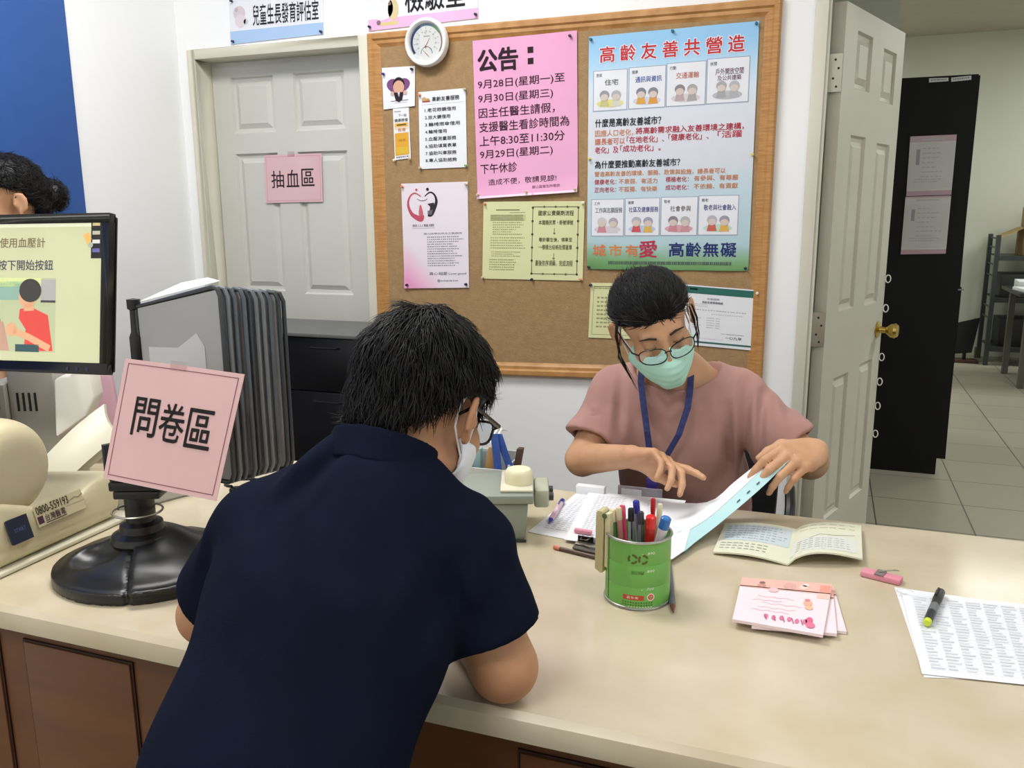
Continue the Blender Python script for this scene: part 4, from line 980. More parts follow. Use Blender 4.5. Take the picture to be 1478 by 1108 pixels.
MB().box((-.02, -.02, 0), (.02, .02, .09), Matrix.Translation(Vector(fc(112, 690, 1.90)*[1, 1, 0]+[0, 0, HC]))).build('tray_foot', beige2, tr, bevel=.004)
pf = MB(); Pq = [fc(128, 542, 2.07), fc(160, 541, 2.07), fc(168, 582, 2.07), fc(168, 650, 2.06), fc(128, 650, 2.06)]
pf.prism(Pq, (-.016, .022, 0)); tag(pf.build('folder', mat('pink_folder', 'd2a9b6', .55, col2='c79dab', nscale=9), bevel=.002), 'pink folder standing between the grey machine and the black display stand', 'folder')
# grey-white file box, blue pouch and yellow card behind the stand
fb = thing('file_box', 'light grey cardboard file box behind the black display stand', 'file box', tuple(fc(205, 735, 1.66)*[1, 1, 0]+[0, 0, HC]))
zt = HC+.072
cA, cB = on_counter(173, 742), on_counter(240, 724)
dB = unit(cB-cA); nB = np.array([-dB[1], dB[0], 0])
w_ = MB()
for a0, a1, b0, b1 in ((0, .17, 0, .003), (0, .17, .077, .08), (0, .003, .003, .077), (.167, .17, .003, .077)): w_.prism([cA+dB*a0+nB*b0+(0, 0, .001), cA+dB*a1+nB*b0+(0, 0, .001), cA+dB*a1+nB*b1+(0, 0, .001), cA+dB*a0+nB*b1+(0, 0, .001)], (0, 0, zt-HC))
w_.prism([cA+(0, 0, .001), cA+dB*.17+(0, 0, .001), cA+dB*.17+nB*.08+(0, 0, .001), cA+nB*.08+(0, 0, .001)], (0, 0, .003))
w_.build('box_walls', mat('grey_card', 'b9b7ae', .8, col2='c2c0b8', nscale=7), fb)
for nm, lab, c_, a0, b0, hh, th in (('envelope', 'blue plastic envelope standing in the light grey file box', mat('blue_vinyl', '6f9ed8', .3, col2='8fb6e2', nscale=20), .01, .02, .135, .010), ('index_card', 'yellow index card standing in the light grey file box', mat('yellow_card', 'd8b75a', .6), .03, .045, .118, .003), ('notebook', 'dark notebook standing in the light grey file box', mat('dark_notebook', '2a2d30', .6), .006, .058, .128, .012)):
    q0 = cA+dB*a0+nB*b0; tag(MB().prism([q0+(0, 0, .005), q0+dB*.13+(0, 0, .005), q0+dB*.13+nB*th+(0, 0, .005), q0+nB*th+(0, 0, .005)], (0, 0, hh)).build(nm, c_, bevel=.001), lab, nm.replace('_', ' '))
# black cables behind the stand
cbm = mat('black_cable', '0e0e0f', .35)
rc_ = np.random.default_rng(4)
cb0 = on_counter(292, 772)
pts = []
for i in range(90):
    a = i*.33; pts.append(cb0+np.array([.055*math.cos(a)+.012*math.sin(i*.13), .16+.030*math.sin(a)*.9, .007+.0009*i*.55+.004*math.sin(a*1.7)]))
tag(MB().tube(pts, .0034, 6).build('cable', cbm, smooth=True), 'coil of black cable on the counter behind the display stand', 'cable')

# ================================================================== middle of the counter
# grey-green desk machine
dm = thing('label_printer', 'grey-green desktop label printer with a cream cap beside the man\'s mask', 'label printer', (-.57, 1.45, HC))
gg = mat('grey_green_plastic', '8f978c', .45, col2='8a9287')
A0 = on_counter(758, 781); B0 = on_counter(698, 781); dx = unit(A0-B0); dy = np.array([-dx[1], dx[0], 0]); Md = frame(A0, dx, dy)
MB().prism([A0-dx*.15+(0, 0, .002), A0+(0, 0, .002), A0+dx*.006+(0, 0, .072), A0-dx*.156+(0, 0, .072)], dy*.13).build('body', gg, dm, bevel=.004)
MB().box((-.165, -.006, .073), (.016, .136, .090), Md).build('top_rim', gg, dm, bevel=.004)
MB().box((-.046, .01, .0905), (.015, .130, .0955), Md).build('cream_lid', beige2, dm, bevel=.002)
MB().lathe([(0, 0), (.027, 0), (.027, .020), (.022, .026), (0, .027)], tuple(A0+dx*-.012+dy*.060+np.array([0, 0, .0955])), n=30).build('cap', mat('cream_cap', 'e9e2bf', .4), dm, smooth=True)
MB().box((.017, .05, .046), (.046, .135, .082), Md).build('side_drive', mat('grey_green_light', 'b4b8a4', .4), dm, bevel=.006)
for k, (yy, zz) in enumerate(((.062, .066), (.10, .066))): MB().lathe([(0, 0), (.008, 0), (.008, .008), (0, .009)], tuple(A0+dx*(.046 if k else .017+.029)+dy*yy+np.array([0, 0, zz])), tuple(dx), n=16).build('roller', greyp, dm, smooth=True)
MB().box((-.16, -.007, .001), (.002, -.001, .004), Md).build('shadow_gap', greyp, dm)
# small organiser with two blue lanyards
og = thing('desk_organizer', 'white and clear desk organizer with odds and ends behind the label printer', 'organizer', (-.60, 1.62, HC))
o0 = on_counter(690, 725); Mo = frame(o0+np.array([0, .0, 0]), (1, .05, 0), (-.05, 1, 0))
ob = MB(); ob.box((-.03, 0, .001), (.068, .004, .075), Mo); ob.box((-.03, .062, .001), (.068, .066, .10), Mo); ob.box((-.03, .004, .001), (-.026, .062, .09), Mo); ob.box((.064, .004, .001), (.068, .062, .085), Mo); ob.box((-.026, .004, .001), (.064, .062, .004), Mo)
ob.build('tray', mat('organizer_plastic', 'c9ccca', .3), og)
for nm, lab, x0_, y0_, w2, h2, c_, tilt in (('tape_box', 'brown cardboard box standing in the desk organizer', .0, .012, .022, .118, 'a8804e', .02), ('index_book', 'white booklet standing in the desk organizer', .028, .02, .018, .128, 'e4e6ea', -.01), ('marker_pen', 'dark brown marker standing in the desk organizer', .056, .03, .012, .115, '4a3528', .02), ('pen_box', 'teal and white box standing in the desk organizer', -.022, .03, .018, .108, '8fb0b4', 0)):
    tag(MB().prism([np.array(Mo @ Vector(p)) for p in ((x0_, y0_, .005), (x0_+w2, y0_, .005), (x0_+w2+tilt, y0_, h2), (x0_+tilt, y0_, h2))], (0, .016, 0)).build(nm, mat('org_'+c_, c_, .6), bevel=.0015), lab, nm.replace('_', ' '))
lb = mat('royal_blue_ribbon', '2f4f9e', .6, col2='3a5cb0', nscale=60)
for q, lab in (([(713, 626), (716, 650), (720, 690), (722, 700)], 'royal blue ribbon lanyard hanging straight down in front of the desk organizer'), ([(719, 626), (727, 650), (735, 672), (737, 683)], 'royal blue ribbon lanyard slanting to the right over the desk organizer')):
    ps = [at_depth(x, y, 1.567+(.006 if 'slant' in lab else 0)) for x, y in q]; m_ = MB(); m_.grid([[p-np.array([.0085, 0, 0]), p+np.array([.0085, 0, 0])] for p in ps], (0, .0015, 0)); tag(m_.build('lanyard', lb), lab, 'lanyard', 'blue lanyards by the organizer')
    m2 = MB().tube([ps[0]+np.array([0, .001, -.002]), ps[0]+np.array([0, .02, .006]), ps[0]+np.array([.002, .045, -.004])], .002, 6)
    m2.build('hook', mat('white_plastic', 'e8e8e4', .4), bpy.data.objects[[o.name for o in COL.objects if o.get('label') == lab][0]])
# white box behind her elbow
wb = on_counter(831, 713); tag(box('paper_box', (wb[0], wb[1], HC+.001), (wb[0]+.062, wb[1]+.018, HC+.020), mat('white_box_card', 'e6e8ec', .7), bevel=.001), 'small flat white box at the rear edge of the counter behind the papers', 'box')

# ---- papers in front of the woman
def flat(name, label, cat, px, z, m, **k): return Sheet(name, label, cat, [on_counter(x, y, z) for x, y in px], m, **k)
p1 = flat('paper_sheet', 'white form sheet lying under the blue pen in front of the woman', 'paper', [(836, 708), (905, 714), (872, 789), (762, 767)], HC+.0012, paperw, thick=.0006, group=None)
p1.lines(.12, .10, .9, .9, 22, 'b9bdc8', .25, .4); p1.done()
p2 = flat('paper_sheet', 'white form sheet overlapping the clipboard between the pen and the green can', 'paper', [(850, 709), (990, 722), (952, 800), (814, 778)], HC+.0068, paperw, thick=.0006)
p2.lines(.12, .08, .9, .92, 24, 'b4b8c4', .25, .4); p2.done()
cpb = thing('clipboard', 'dark grey clipboard with a silver clip under the white forms', 'clipboard', tuple(on_counter(850, 780)))
cq = [on_counter(x, y, HC+.002) for x, y in ((866, 724), (962, 732), (930, 815), (826, 792))]
MB().prism(cq, (0, 0, .003)).build('board', mat('clipboard_board', '5c5750', .5, col2='4e4a44'), cpb, bevel=.001)
cc0 = on_counter(829, 786, HC+.0055); cc1 = on_counter(878, 794, HC+.0055); dd = unit(cc1-cc0); nd = np.array([-dd[1], dd[0], 0]); Mc = frame(cc0, dd, nd)
MB().box((0, 0, 0), (.085, .018, .003), Mc).build('clip_plate', steel, cpb, bevel=.001)
MB().tube([np.array(Mc @ Vector((x, y, .004))) for x, y in ((.01, .004), (.03, -.006), (.055, -.006), (.075, .004))], .0016, 6).build('clip_lever', steel, cpb, smooth=True)
bcl = thing('binder_clip', 'black binder clip holding the forms above the clipboard', 'binder clip', tuple(on_counter(845, 776, HC+.008)))
b0_ = on_counter(834, 781, HC+.0078); Mb = frame(b0_, dd, nd)
MB().prism([np.array(Mb @ Vector(p)) for p in ((0, 0, 0), (0, .020, 0), (0, .020, .0035), (0, 0, .012))], dd*.030).build('clip_body', blackp, bcl)
MB().tube([np.array(Mb @ Vector(p)) for p in ((.005, .012, .008), (.009, -.012, .010), (.021, -.012, .010), (.025, .012, .008))], .0011, 6).build('clip_handle', steel, bcl)
pk = on_counter(828, 769, HC+.0078); Mk = frame(pk, dd, nd)
tag(MB().box((0, .0, 0), (.034, .010, .008), Mk).build('eraser', mat('pink_eraser', 'd98fa2', .6), bevel=.002), 'pink eraser lying just behind the black binder clip', 'eraser')
def pen(name, label, a, b, r, mbody, mend, mtip=None, group=None, clip=True, caplen=.33):
    """pen lying or standing from tip a to end b"""
    a = np.array(a, float); b = np.array(b, float); d = unit(b-a); L = np.linalg.norm(b-a)
    t = thing(name, label, 'pen', tuple((a+b)/2-np.array([0, 0, r])), group)
    MB().lathe([(0, L*.10), (r*.85, L*.10), (r, L*.14), (r, L*.86), (r*.8, L*.86)], tuple(a), tuple(d), n=14).build('barrel', mbody, t, smooth=True)
    MB().lathe([(r*.15, 0), (r*.4, L*.03), (r*.9, L*.10), (0, L*.10)], tuple(a), tuple(d), n=14).build('tip', mtip or mend, t, smooth=True)
    MB().lathe([(0, L*.86), (r*1.08, L*.86), (r*1.08, L*.985), (r*.8, L), (0, L)], tuple(a), tuple(d), n=14).build('cap', mend, t, smooth=True)
    if clip:
        s = np.cross(d, (0, 0, 1.)); s = unit(s) if np.linalg.norm(s) > .2 else np.array([1., 0, 0]); n_ = np.cross(s, d); n_ = n_ if n_[2] >= 0 else -n_
        if abs(d[2]) > .7: n_ = unit(np.array([.3, -.95, 0])-d*(d @ np.array([.3, -.95, 0])))
        c0 = a+d*L*.95+n_*r*1.15; c1 = a+d*L*(1-caplen)+n_*r*1.45
        MB().tube([c0, (c0+c1)/2+n_*r*.3, c1], r*.22, 6).build('clip', mend, t, smooth=True)
    return t
bluep = mat('pen_blue', '2a2f9a', .3); redp = mat('pen_red', 'b1201f', .3); wpl = mat('pen_white', 'e3dfe2', .35); pinkb = mat('pen_pink_grip', 'dcb4c4', .4); clearp = mat('pen_clear_grey', '9ea0a8', .25); blk = mat('pen_black', '141418', .3)
pen('ballpoint_pen', 'white pen with blue ends lying on the white form near the label printer', on_counter(793, 753, HC+.0070), on_counter(812, 722, HC+.0070), .0052, mat('pen_white_pink', 'e2d6e0', .35, col2='d9a8c0', nscale=25), bluep)
pen('ballpoint_pen', 'thin brown pen with a coral end lying along the near edge of the clipboard', on_counter(868, 806, HC+.0042), on_counter(799, 789, HC+.0042), .0036, mat('pen_brown', '5a4438', .4), mat('pen_coral', 'd07a62', .4), clip=False)

# sheet held up by the woman: white form with a pale blue leaf
U = np.linspace(0, 1, 17)
def curve(ps):
    ps = np.array(ps, float); n = len(ps); out = []
    for t in U:
        x = t*(n-1); i = min(int(x), n-2); f_ = x-i; p0, p1, p2, p3 = ps[max(i-1, 0)], ps[i], ps[i+1], ps[min(i+2, n-1)]
        out.append(.5*((2*p1)+(-p0+p2)*f_+(2*p0-5*p1+4*p2-p3)*f_**2+(-p0+3*p1-3*p2+p3)*f_**3))
    return np.array(out)
farE = curve([on_counter(905, 717, HC+.0085), on_counter(975, 725, HC+.0085), at_depth(1025, 723, 1.63), at_depth(1060, 695, 1.65), at_depth(1100, 664, 1.665), at_depth(1137, 641, 1.67)])
midE = curve([on_counter(893, 765, HC+.0085), on_counter(968, 772, HC+.0090), at_depth(1015, 752, 1.52), at_depth(1058, 716, 1.57), at_depth(1100, 677, 1.61), at_depth(1139, 646, 1.635)])
nearE = curve([on_counter(884, 800, HC+.0085), on_counter(955, 812, HC+.0095), at_depth(1010, 776, 1.47), at_depth(1058, 738, 1.53), at_depth(1105, 697, 1.59), at_depth(1147, 655, 1.625)])
hs_ = thing('form_booklet', 'long white form with a pale blue leaf lifted at one end by the woman', 'form', tuple(on_counter(930, 770)))
G = [[farE[i]*(1-s)+midE[i]*s for s in np.linspace(0, 1, 7)] for i in range(17)]
MB().grid(G, (0, 0, -.0008)).build('white_leaf', paperw, hs_, smooth=True)
bluepaper = mat('pale_blue_paper', 'b4d9dc', .75, col2='aad2d6')
Gb = [[midE[i]*(1-s)+nearE[i]*s+np.array([0, -.0003, -.0012]) for s in np.linspace(0, 1, 4)] for i in range(5, 17)]
MB().grid(Gb, (0, 0, -.0008)).build('blue_leaf', bluepaper, hs_, smooth=True)
Gw = [[midE[i]*(1-s)+nearE[i]*s for s in np.linspace(0, 1, 4)] for i in range(0, 6)]
MB().grid(Gw, (0, 0, -.0008)).build('white_leaf', paperw, hs_, smooth=True)
mk_ = MB()
for k in range(5):
    i = 10+k; c0 = midE[i]*.45+nearE[i]*.55; c1 = midE[i+1]*.45+nearE[i+1]*.55; t_ = (c1-c0)*.32; n_ = (nearE[i]-midE[i])*.10
    mk_.add([c0+(0, -.0009, 0), c0+t_+(0, -.0009, 0), c0+t_+n_+(0, -.0009, 0), c0+n_+(0, -.0009, 0)], [[0, 1, 2, 3]])
mk_.build('printed_text', mat('ink_3a5a66', '3a5a66', .7), hs_)
Gd = [at_depth(1003, 760, 1.485)+(0, 0, -.004), on_counter(1000, 757, HC+.001), on_counter(985, 796, HC+.001), on_counter(950, 800, HC+.001), at_depth(960, 780, 1.47)]
MB().add([on_counter(952, 778, HC+.0046), on_counter(1006, 757, HC+.02), on_counter(992, 797, HC+.0016), on_counter(958, 799, HC+.0016)], [[0, 1, 2, 3]]).build('blue_leaf', mat('pale_blue_paper_back', '9cc3cc', .75), hs_)

# ---- green can of pens
can = thing('pen_can', 'green tin can holding pens in the middle of the counter', 'can', (-.247, 1.236, HC))
cx, cy, cr, ch = -.247, 1.236, .0505, .110
canm = mat('green_can_print', '71b156', .38, col2='69a84e', nscale=3, spec=.5); tin = mat('tin', 'b5b8b0', .3, .9)
cm = MB(); cm.lathe([(cr-.002, .002), (cr, .004), (cr, .035), (cr-.0006, .0365), (cr, .038), (cr, .070), (cr-.0006, .0715), (cr, .073), (cr, ch-.003), (cr-.0012, ch-.003), (cr-.0012, .004), (0, .004), (0, .002)], (cx, cy, HC), n=64, cap=False)
cm.build('can_body', canm, can, smooth=True)
for z in (.0025, ch-.001): MB().tube([(cx+(cr+.0003)*math.cos(a), cy+(cr+.0003)*math.sin(a), HC+z) for a in np.linspace(0, 2*PI, 65)[:-1]], .0022, 8, closed=True).build('rim', tin, can, smooth=True)
class CanSheet:
    """print wrapped round the can: angle in degrees from the camera-facing line, height in metres"""
    def __init__(s): s.buf = {}
    def put(s, q, f, col, lvl=1): B = s.buf.setdefault((col, lvl), [[], []]); n = len(B[0]); B[0] += [tuple(p) for p in q]; B[1] += [[i+n for i in g] for g in f]
    def text(s, t, a, z, h, col, w=None, bold=0., lvl=2):
        V, f = text_shape(t, bold); V = V[:, :2]; lo = V.min(0); hi = V.max(0); q = (V-lo)/(hi-lo); ww = w or (hi[0]-lo[0])/(hi[1]-lo[1])*h
        s.put([(a+math.degrees((x-.5)*ww/cr), z+y*h) for x, y in q], f, col, lvl)
    def rect(s, a0, a1, z0, z1, col, lvl=1, n=10): s.put([(a0+(a1-a0)*i/n, z) for z in (z0, z1) for i in range(n+1)], [[i, i+1, n+2+i, n+1+i] for i in range(n)], col, lvl)
    def disc(s, a, z, r, col, lvl=1, n=16): s.put([(a+math.degrees(r*math.cos(2*PI*k/n)/cr), z+r*math.sin(2*PI*k/n)) for k in range(n)], [list(range(n))], col, lvl)
    def ring(s, a, z, r, w, col, lvl=1, n=16, a0=0, a1=360):
        an = [math.radians(a0+(a1-a0)*k/n) for k in range(n+1)]; pts = [(a+math.degrees(rr*math.cos(t)/cr), z+rr*math.sin(t)) for rr in (r-w/2, r+w/2) for t in an]
        s.put(pts, [[k, k+1, n+2+k, n+1+k] for k in range(n)], col, lvl)
    def done(s, parent):
        b = math.atan2(-cy, -cx)
        for (col, lvl), (q, f) in s.buf.items():
            v = [(cx+(cr+.0002*lvl)*math.cos(b+math.radians(a)), cy+(cr+.0002*lvl)*math.sin(b+math.radians(a)), HC+z) for a, z in q]
            me = bpy.data.meshes.new('print'); me.from_pydata(v, [], f); me.update(); link('printed_text' if lvl > 1 else 'printed_area', me, mat('ink_'+col, col, .5), parent)
cs = CanSheet()
for a in (-9, 9):
    for k in range(3): cs.ring(a, .083, .0062, .0036, '4f5a20', a0=k*120+12, a1=k*120+100)
cs.text('鋁罐', 0, .0585, .0058, '4f7a2c', w=.020)
for z, t in ((.0905, '.890'), (.062, '.800'), (.033, '.700')): cs.text(t, 22, z, .0042, 'dfe9cf', w=.013); cs.rect(7, 9, z, z+.0012, 'c9dcae')
cs.rect(-25, 12, .0165, .0245, 'b5402c'); cs.text('喜年來', -8, .0185, .0045, 'e8e2c8', w=.018); cs.disc(24, .0215, .0062, 'e8d8d2'); cs.ring(24, .0215, .0034, .0024, 'cf5a50', 2)
for z in (.0085, .0125):
    for k in range(12): cs.rect(-26+k*4.6, -23.2+k*4.6, z-.0012, z+.0012, '3c6a28' if k % 2 else '4a7a30')
for k in range(9): cs.rect(-16+k*5, -13+k*5, .0048, .0062, 'd5e6b8')
cs.rect(-63, -60.5, .004, ch-.004, '23361a')
cs.done(can)
# pens standing in the can
rng = np.random.default_rng(2)
def inpen(label, px, py, ztop, r, mb_, me_, lean=(0, 0), foot=(0, 0), clip=True):
    top = at_depth(px, py, cy+lean[1]); a = np.array([cx+foot[0], cy+foot[1], HC+.006]); pen('pen', label, a, top, r, mb_, me_, group='pens in the green can', clip=clip)
inpen('red and pink striped pencil at the left rim of the green can', 893, 732, 0, .0042, mat('pink_stripe', 'd98a8a', .5), mat('pen_cream', 'd8c9a8', .5), (-.02, -.012), (-.02, .0), False)
inpen('bright pink pen leaning left in the green can', 898, 729, 0, .0046, mat('pen_pink', 'd94a68', .35), mat('pen_pink', 'd94a68', .35), (-.01, .01), (-.012, -.01), False)
inpen('clear pen with a black cap in the green can', 911, 733, 0, .0048, clearp, blk, (0, -.01), (-.005, -.02))
inpen('clear pen with a purple-blue cap in the green can', 918, 722, 0, .0050, clearp, bluep, (0, .022), (.005, .02))
inpen('silver-grey pen in the centre of the green can', 925, 738, 0, .0045, mat('pen_silver', '8d9096', .3, .5), greyp, (0, -.02), (.012, -.02))
inpen('tall dark red pencil in the green can', 943, 719, 0, .0036, redp, redp, (.01, .012), (.018, .015), False)
inpen('thick red marker with a glossy red cap in the green can', 940, 744, 0, .0075, redp, mat('red_cap', 'd02a26', .2), (.005, -.022), (.016, -.016), False)
inpen('cream stick pen at the back right of the green can', 953, 727, 0, .0040, mat('pen_cream2', 'd9d3b4', .5), mat('pen_cream2', 'd9d3b4', .5), (.02, .02), (.02, .012), False)
inpen('white pen with a bright blue cap at the right rim of the green can', 962, 746, 0, .0075, wpl, mat('pen_bright_blue', '2a6fb8', .25), (.02, -.008), (.012, .0), False)
inpen('green-grey craft knife at the left of the green can', 884, 735, 0, .0050, mat('knife_green', '4f7a48', .5), mat('pen_cream', 'd8c9a8', .5), (-.025, -.01), (-.030, -.006), False)
# cream stapler standing against the can
sp = thing('stapler', 'cream plastic stapler standing upright against the left side of the green can', 'stapler', (-.318, 1.232, HC))
tb, bb = at_depth(872, 727, 1.222), at_depth(873, 822, 1.222); axs = unit(tb-bb)
sxr = np.array([.97, -.24, 0]); Ms = frame(bb, sxr, axs)
MB().prism([np.array(Ms @ Vector(p)) for p in ((-.0125, .004, -.010), (-.002, -.002, -.010), (.002, .0, -.010), (.0025, .098, -.010), (-.001, .102, -.010), (-.009, .101, -.010), (-.011, .096, -.010))], np.array(Ms.to_3x3() @ Vector((0, 0, .022)))).build('upper_arm', mat('stapler_cream', 'c9bf93', .4, col2='beb488', nscale=6), sp, bevel=.002)
MB().prism([np.array(Ms @ Vector(p)) for p in ((.0035, .010, -.008), (.010, .008, -.008), (.013, .012, -.008), (.0115, .098, -.008), (.004, .098, -.008))], np.array(Ms.to_3x3() @ Vector((0, 0, .018)))).build('lower_arm', mat('stapler_cream_light', 'd3caa3', .4), sp, bevel=.0015)
MB().prism([np.array(Ms @ Vector(p)) for p in ((.0028, .03, -.006), (.0042, .03, -.006), (.0042, .09, -.006), (.0028, .09, -.006))], np.array(Ms.to_3x3() @ Vector((0, 0, .013)))).build('staple_channel', steel, sp)
MB().tube([np.array(Ms @ Vector((.004, .094, -.010))), np.array(Ms @ Vector((.004, .094, .012)))], .004, 10).build('hinge_pin', mat('stapler_green', '5a6a4a', .5), sp)
pen('ballpoint_pen', 'dark grey pen with a brown-red tip lying behind the right side of the green can', on_counter(972, 884, HC+.0050), on_counter(960, 800, HC+.0050)+np.array([.004, .0, 0]), .0048, mat('pen_dark_grey', '5a6068', .4), mat('pen_rose', 'b98a80', .4), mat('pen_brown_tip', '6e3a32', .4), clip=False)

# ================================================================== right side of the counter
# open booklet
ob_ = thing('open_booklet', 'open cream record booklet lying at the rear of the counter behind the pink booklets', 'booklet', tuple(on_counter(1140, 790)))
creamp = mat('cream_paper', 'dcdcc6', .8, col2='d7d8c3')
SL, SR = [on_counter(x, y, HC+.004) for x, y in ((1149, 763), (1137, 814))]
lp_ = Sheet('left_page', None, None, [on_counter(1046, 755, HC+.006), SL, SR, on_counter(1029, 796, HC+.006)], creamp, parent=ob_, curl=lambda u, v: .006*np.sin(PI*np.clip(u, 0, 1)), thick=.003)
lp_.rect(.06, .08, .96, .60, 'bfcad0'); lp_.lines(.08, .12, .94, .58, 6, '8f9aa6', .3, .2); lp_.lines(.06, .68, .94, .92, 3, '9aa08e', .3, .3); lp_.done()
rp_ = Sheet('right_page', None, None, [SL, on_counter(1243, 758, HC+.012), on_counter(1245, 806, HC+.014), SR], creamp, parent=ob_, curl=lambda u, v: .018*np.sin(PI*np.clip(u, 0, 1)**.7)*(.6+.4*v), thick=.003)
rp_.lines(.08, .08, .94, .30, 2, 'b9b994', .2, .1); rp_.rect(.02, .48, .92, .90, 'd3d6cf'); rp_.stroke([(.25, .52), (.4, .42), (.6, .46), (.9, .38)], .012, '8d938a'); rp_.lines(.08, .55, .9, .88, 5, 'a4a8a6', .25, .2); rp_.done()
# pink booklets
pkc = mat('pink_booklet_cover', 'efe0e6', .5, col2='eddae2', nscale=4)
def booklet(lab, corners, z, full):
    b = Sheet('booklet', lab, 'booklet', [on_counter(x, y, z) for x, y in corners], pkc, thick=.0045, n=4, group='pink health booklets')
    b.rect(.0, .0, 1, .22, 'e6b4a8'); b.rect(.0, .20, 1, .235, 'e9bdb2')
    if full:
        b.disc(.24, .10, .034, '8a6e6a', 2); b.disc(.24, .17, .05, 'c98f86', 2, ry=.04); b.disc(.55, .13, .07, 'd7a6a0', 2, ry=.075); b.disc(.72, .08, .035, 'f0dcd6', 2); b.disc(.70, .13, .05, 'eec8be', 2, ry=.05); b.rect(.88, .05, .99, .21, 'e39a88', 2); b.rect(.86, .235, .99, .33, 'eebfb4')
        b.disc(.38, .25, .06, 'e9bcc0', 2, ry=.05); b.disc(.78, .46, .05, 'e8ac9a', 2, ry=.055); b.disc(.80, .55, .045, 'e3b49a', 2); b.disc(.77, .40, .03, 'd98f92', 3)
        for v_, u0_, u1_ in ((.42, .22, .62), (.56, .28, .72), (.50, .18, .5), (.65, .25, .66), (.72, .18, .6)): b.stroke([(u0_+(u1_-u0_)*t, v_+.012*math.sin(t*17+v_*40)) for t in np.linspace(0, 1, 12)], .006, 'c9a0b2')
        for k in range(6): b.disc(.36+.085*k, .83+.01*math.sin(k*2.), .024, 'cf7a9a', 2, ry=.045)
        b.disc(.83, .80, .04, 'd9688a', 2, ry=.07); b.disc(.85, .88, .05, 'e0789a', 3, ry=.05)
        for k in range(5): b.stroke([(.34+.1*k, .80), (.37+.1*k, .90)], .012, 'b85a84', 3)
    b.done(); return b
booklet('lowest of the three pink booklets, turned furthest to the right', [(1110, 850), (1203, 846), (1222, 911), (1112, 902)], HC+.0052, False)
booklet('middle pink booklet of the three, partly covered by the top one', [(1095, 848), (1202, 851), (1208, 914), (1085, 903)], HC+.0102, False)
booklet('topmost of the three pink booklets with a flowery cover', [(1071, 833), (1201, 843), (1188, 916), (1057, 893)], HC+.0152, True)
# pink eraser case with a small clip
ec = thing('eraser_block', 'small pink block with a grey clip lying between the booklets and the lists', 'eraser', tuple(on_counter(1270, 834)))
q0, q1 = on_counter(1241, 832), on_counter(1297, 846); de = unit(q1-q0); ne = np.array([-de[1], de[0], 0]); Me = frame(q0, de, ne)
MB().box((0, .0, .0005), (.062, .022, .010), Me).build('block', mat('pink_rubber', 'd98a9c', .55, col2='e39fae', nscale=9), ec, bevel=.002)
MB().box((.022, -.001, .0103), (.036, .023, .0118), Me).build('grey_band', mat('eraser_band', '7d7276', .4), ec)
MB().tube([np.array(Me @ Vector(p)) for p in ((.026, .010, .0128), (.036, .018, .014), (.046, .030, .013), (.050, .040, .010), (.044, .034, .012))], .0012, 6).build('wire_clip', steel, ec, smooth=True)
# printed lists
l2 = flat('paper_sheet', 'lower printed list of the two at the right edge of the counter, its corner showing', 'paper', [(1291, 847), (1520, 880), (1570, 985), (1334, 977)], HC+.0010, paperw, thick=.0006); l2.done()
l1 = flat('paper_sheet', 'printed table list under the black highlighter at the right edge of the counter', 'paper', [(1300, 852), (1560, 880), (1600, 1000), (1331, 972)], HC+.0026, paperw, thick=.0006, curl=lambda u, v: .005*np.clip(.12-u, 0, 1)/.12*np.clip(.12-v, 0, 1)/.12)
for k in range(9):
    for j in range(26):
        u0_ = .06+k*.10; l1.rect(u0_, .07+j*.034, u0_+.085*random.uniform(.5, 1), .07+j*.034+.014, 'c6c9d1' if (j+k) % 3 else 'd2d4da', 1, k=1)
for j in range(27): l1.rect(.05, .062+j*.034, .97, .0636+j*.034, 'cfd2da', 1, k=1)
l1.done()
cp_ = on_counter(1306, 853, HC+.010); MB().tube([cp_+np.array([.012*math.cos(a), .006*math.sin(a)*0, .004*math.sin(a)]) for a in np.linspace(0, PI*1.6, 12)], .0008, 5).build('curled_corner', paperw, l1.o)
hp = thing('highlighter', 'black highlighter pen with a lime tip end lying on the printed list', 'pen', tuple(on_counter(1350, 878)))
ha, hb_ = on_counter(1338, 899, HC+.0102), on_counter(1358, 853, HC+.0102); hd = unit(hb_-ha); hL = np.linalg.norm(hb_-ha)
MB().lathe([(0, .008), (.0058, .008), (.0062, .014), (.0062, .085), (.0068, .087), (.0068, hL-.004), (.005, hL), (0, hL)], tuple(ha), tuple(hd), n=20).build('barrel', mat('highlighter_black', '26282a', .35), hp, smooth=True)
MB().lathe([(0, -.001), (.0045, -.001), (.0056, .002), (.0056, .008), (0, .008)], tuple(ha), tuple(hd), n=20).build('lime_end', mat('lime', 'c9d83a', .4), hp, smooth=True)
MB().tube([ha+hd*(hL-.004)+np.array([-.003, 0, .0068]), ha+hd*(hL-.035)+np.array([-.003, 0, .0082])], .0014, 6).build('clip', mat('highlighter_black', '26282a', .35), hp)
MB().lathe([(.00625, .040), (.0064, .041), (.0064, .066), (.00625, .067)], tuple(ha), tuple(hd), n=20, cap=False).build('grey_label', mat('highlighter_label', '6a6e70', .4), hp, smooth=True)
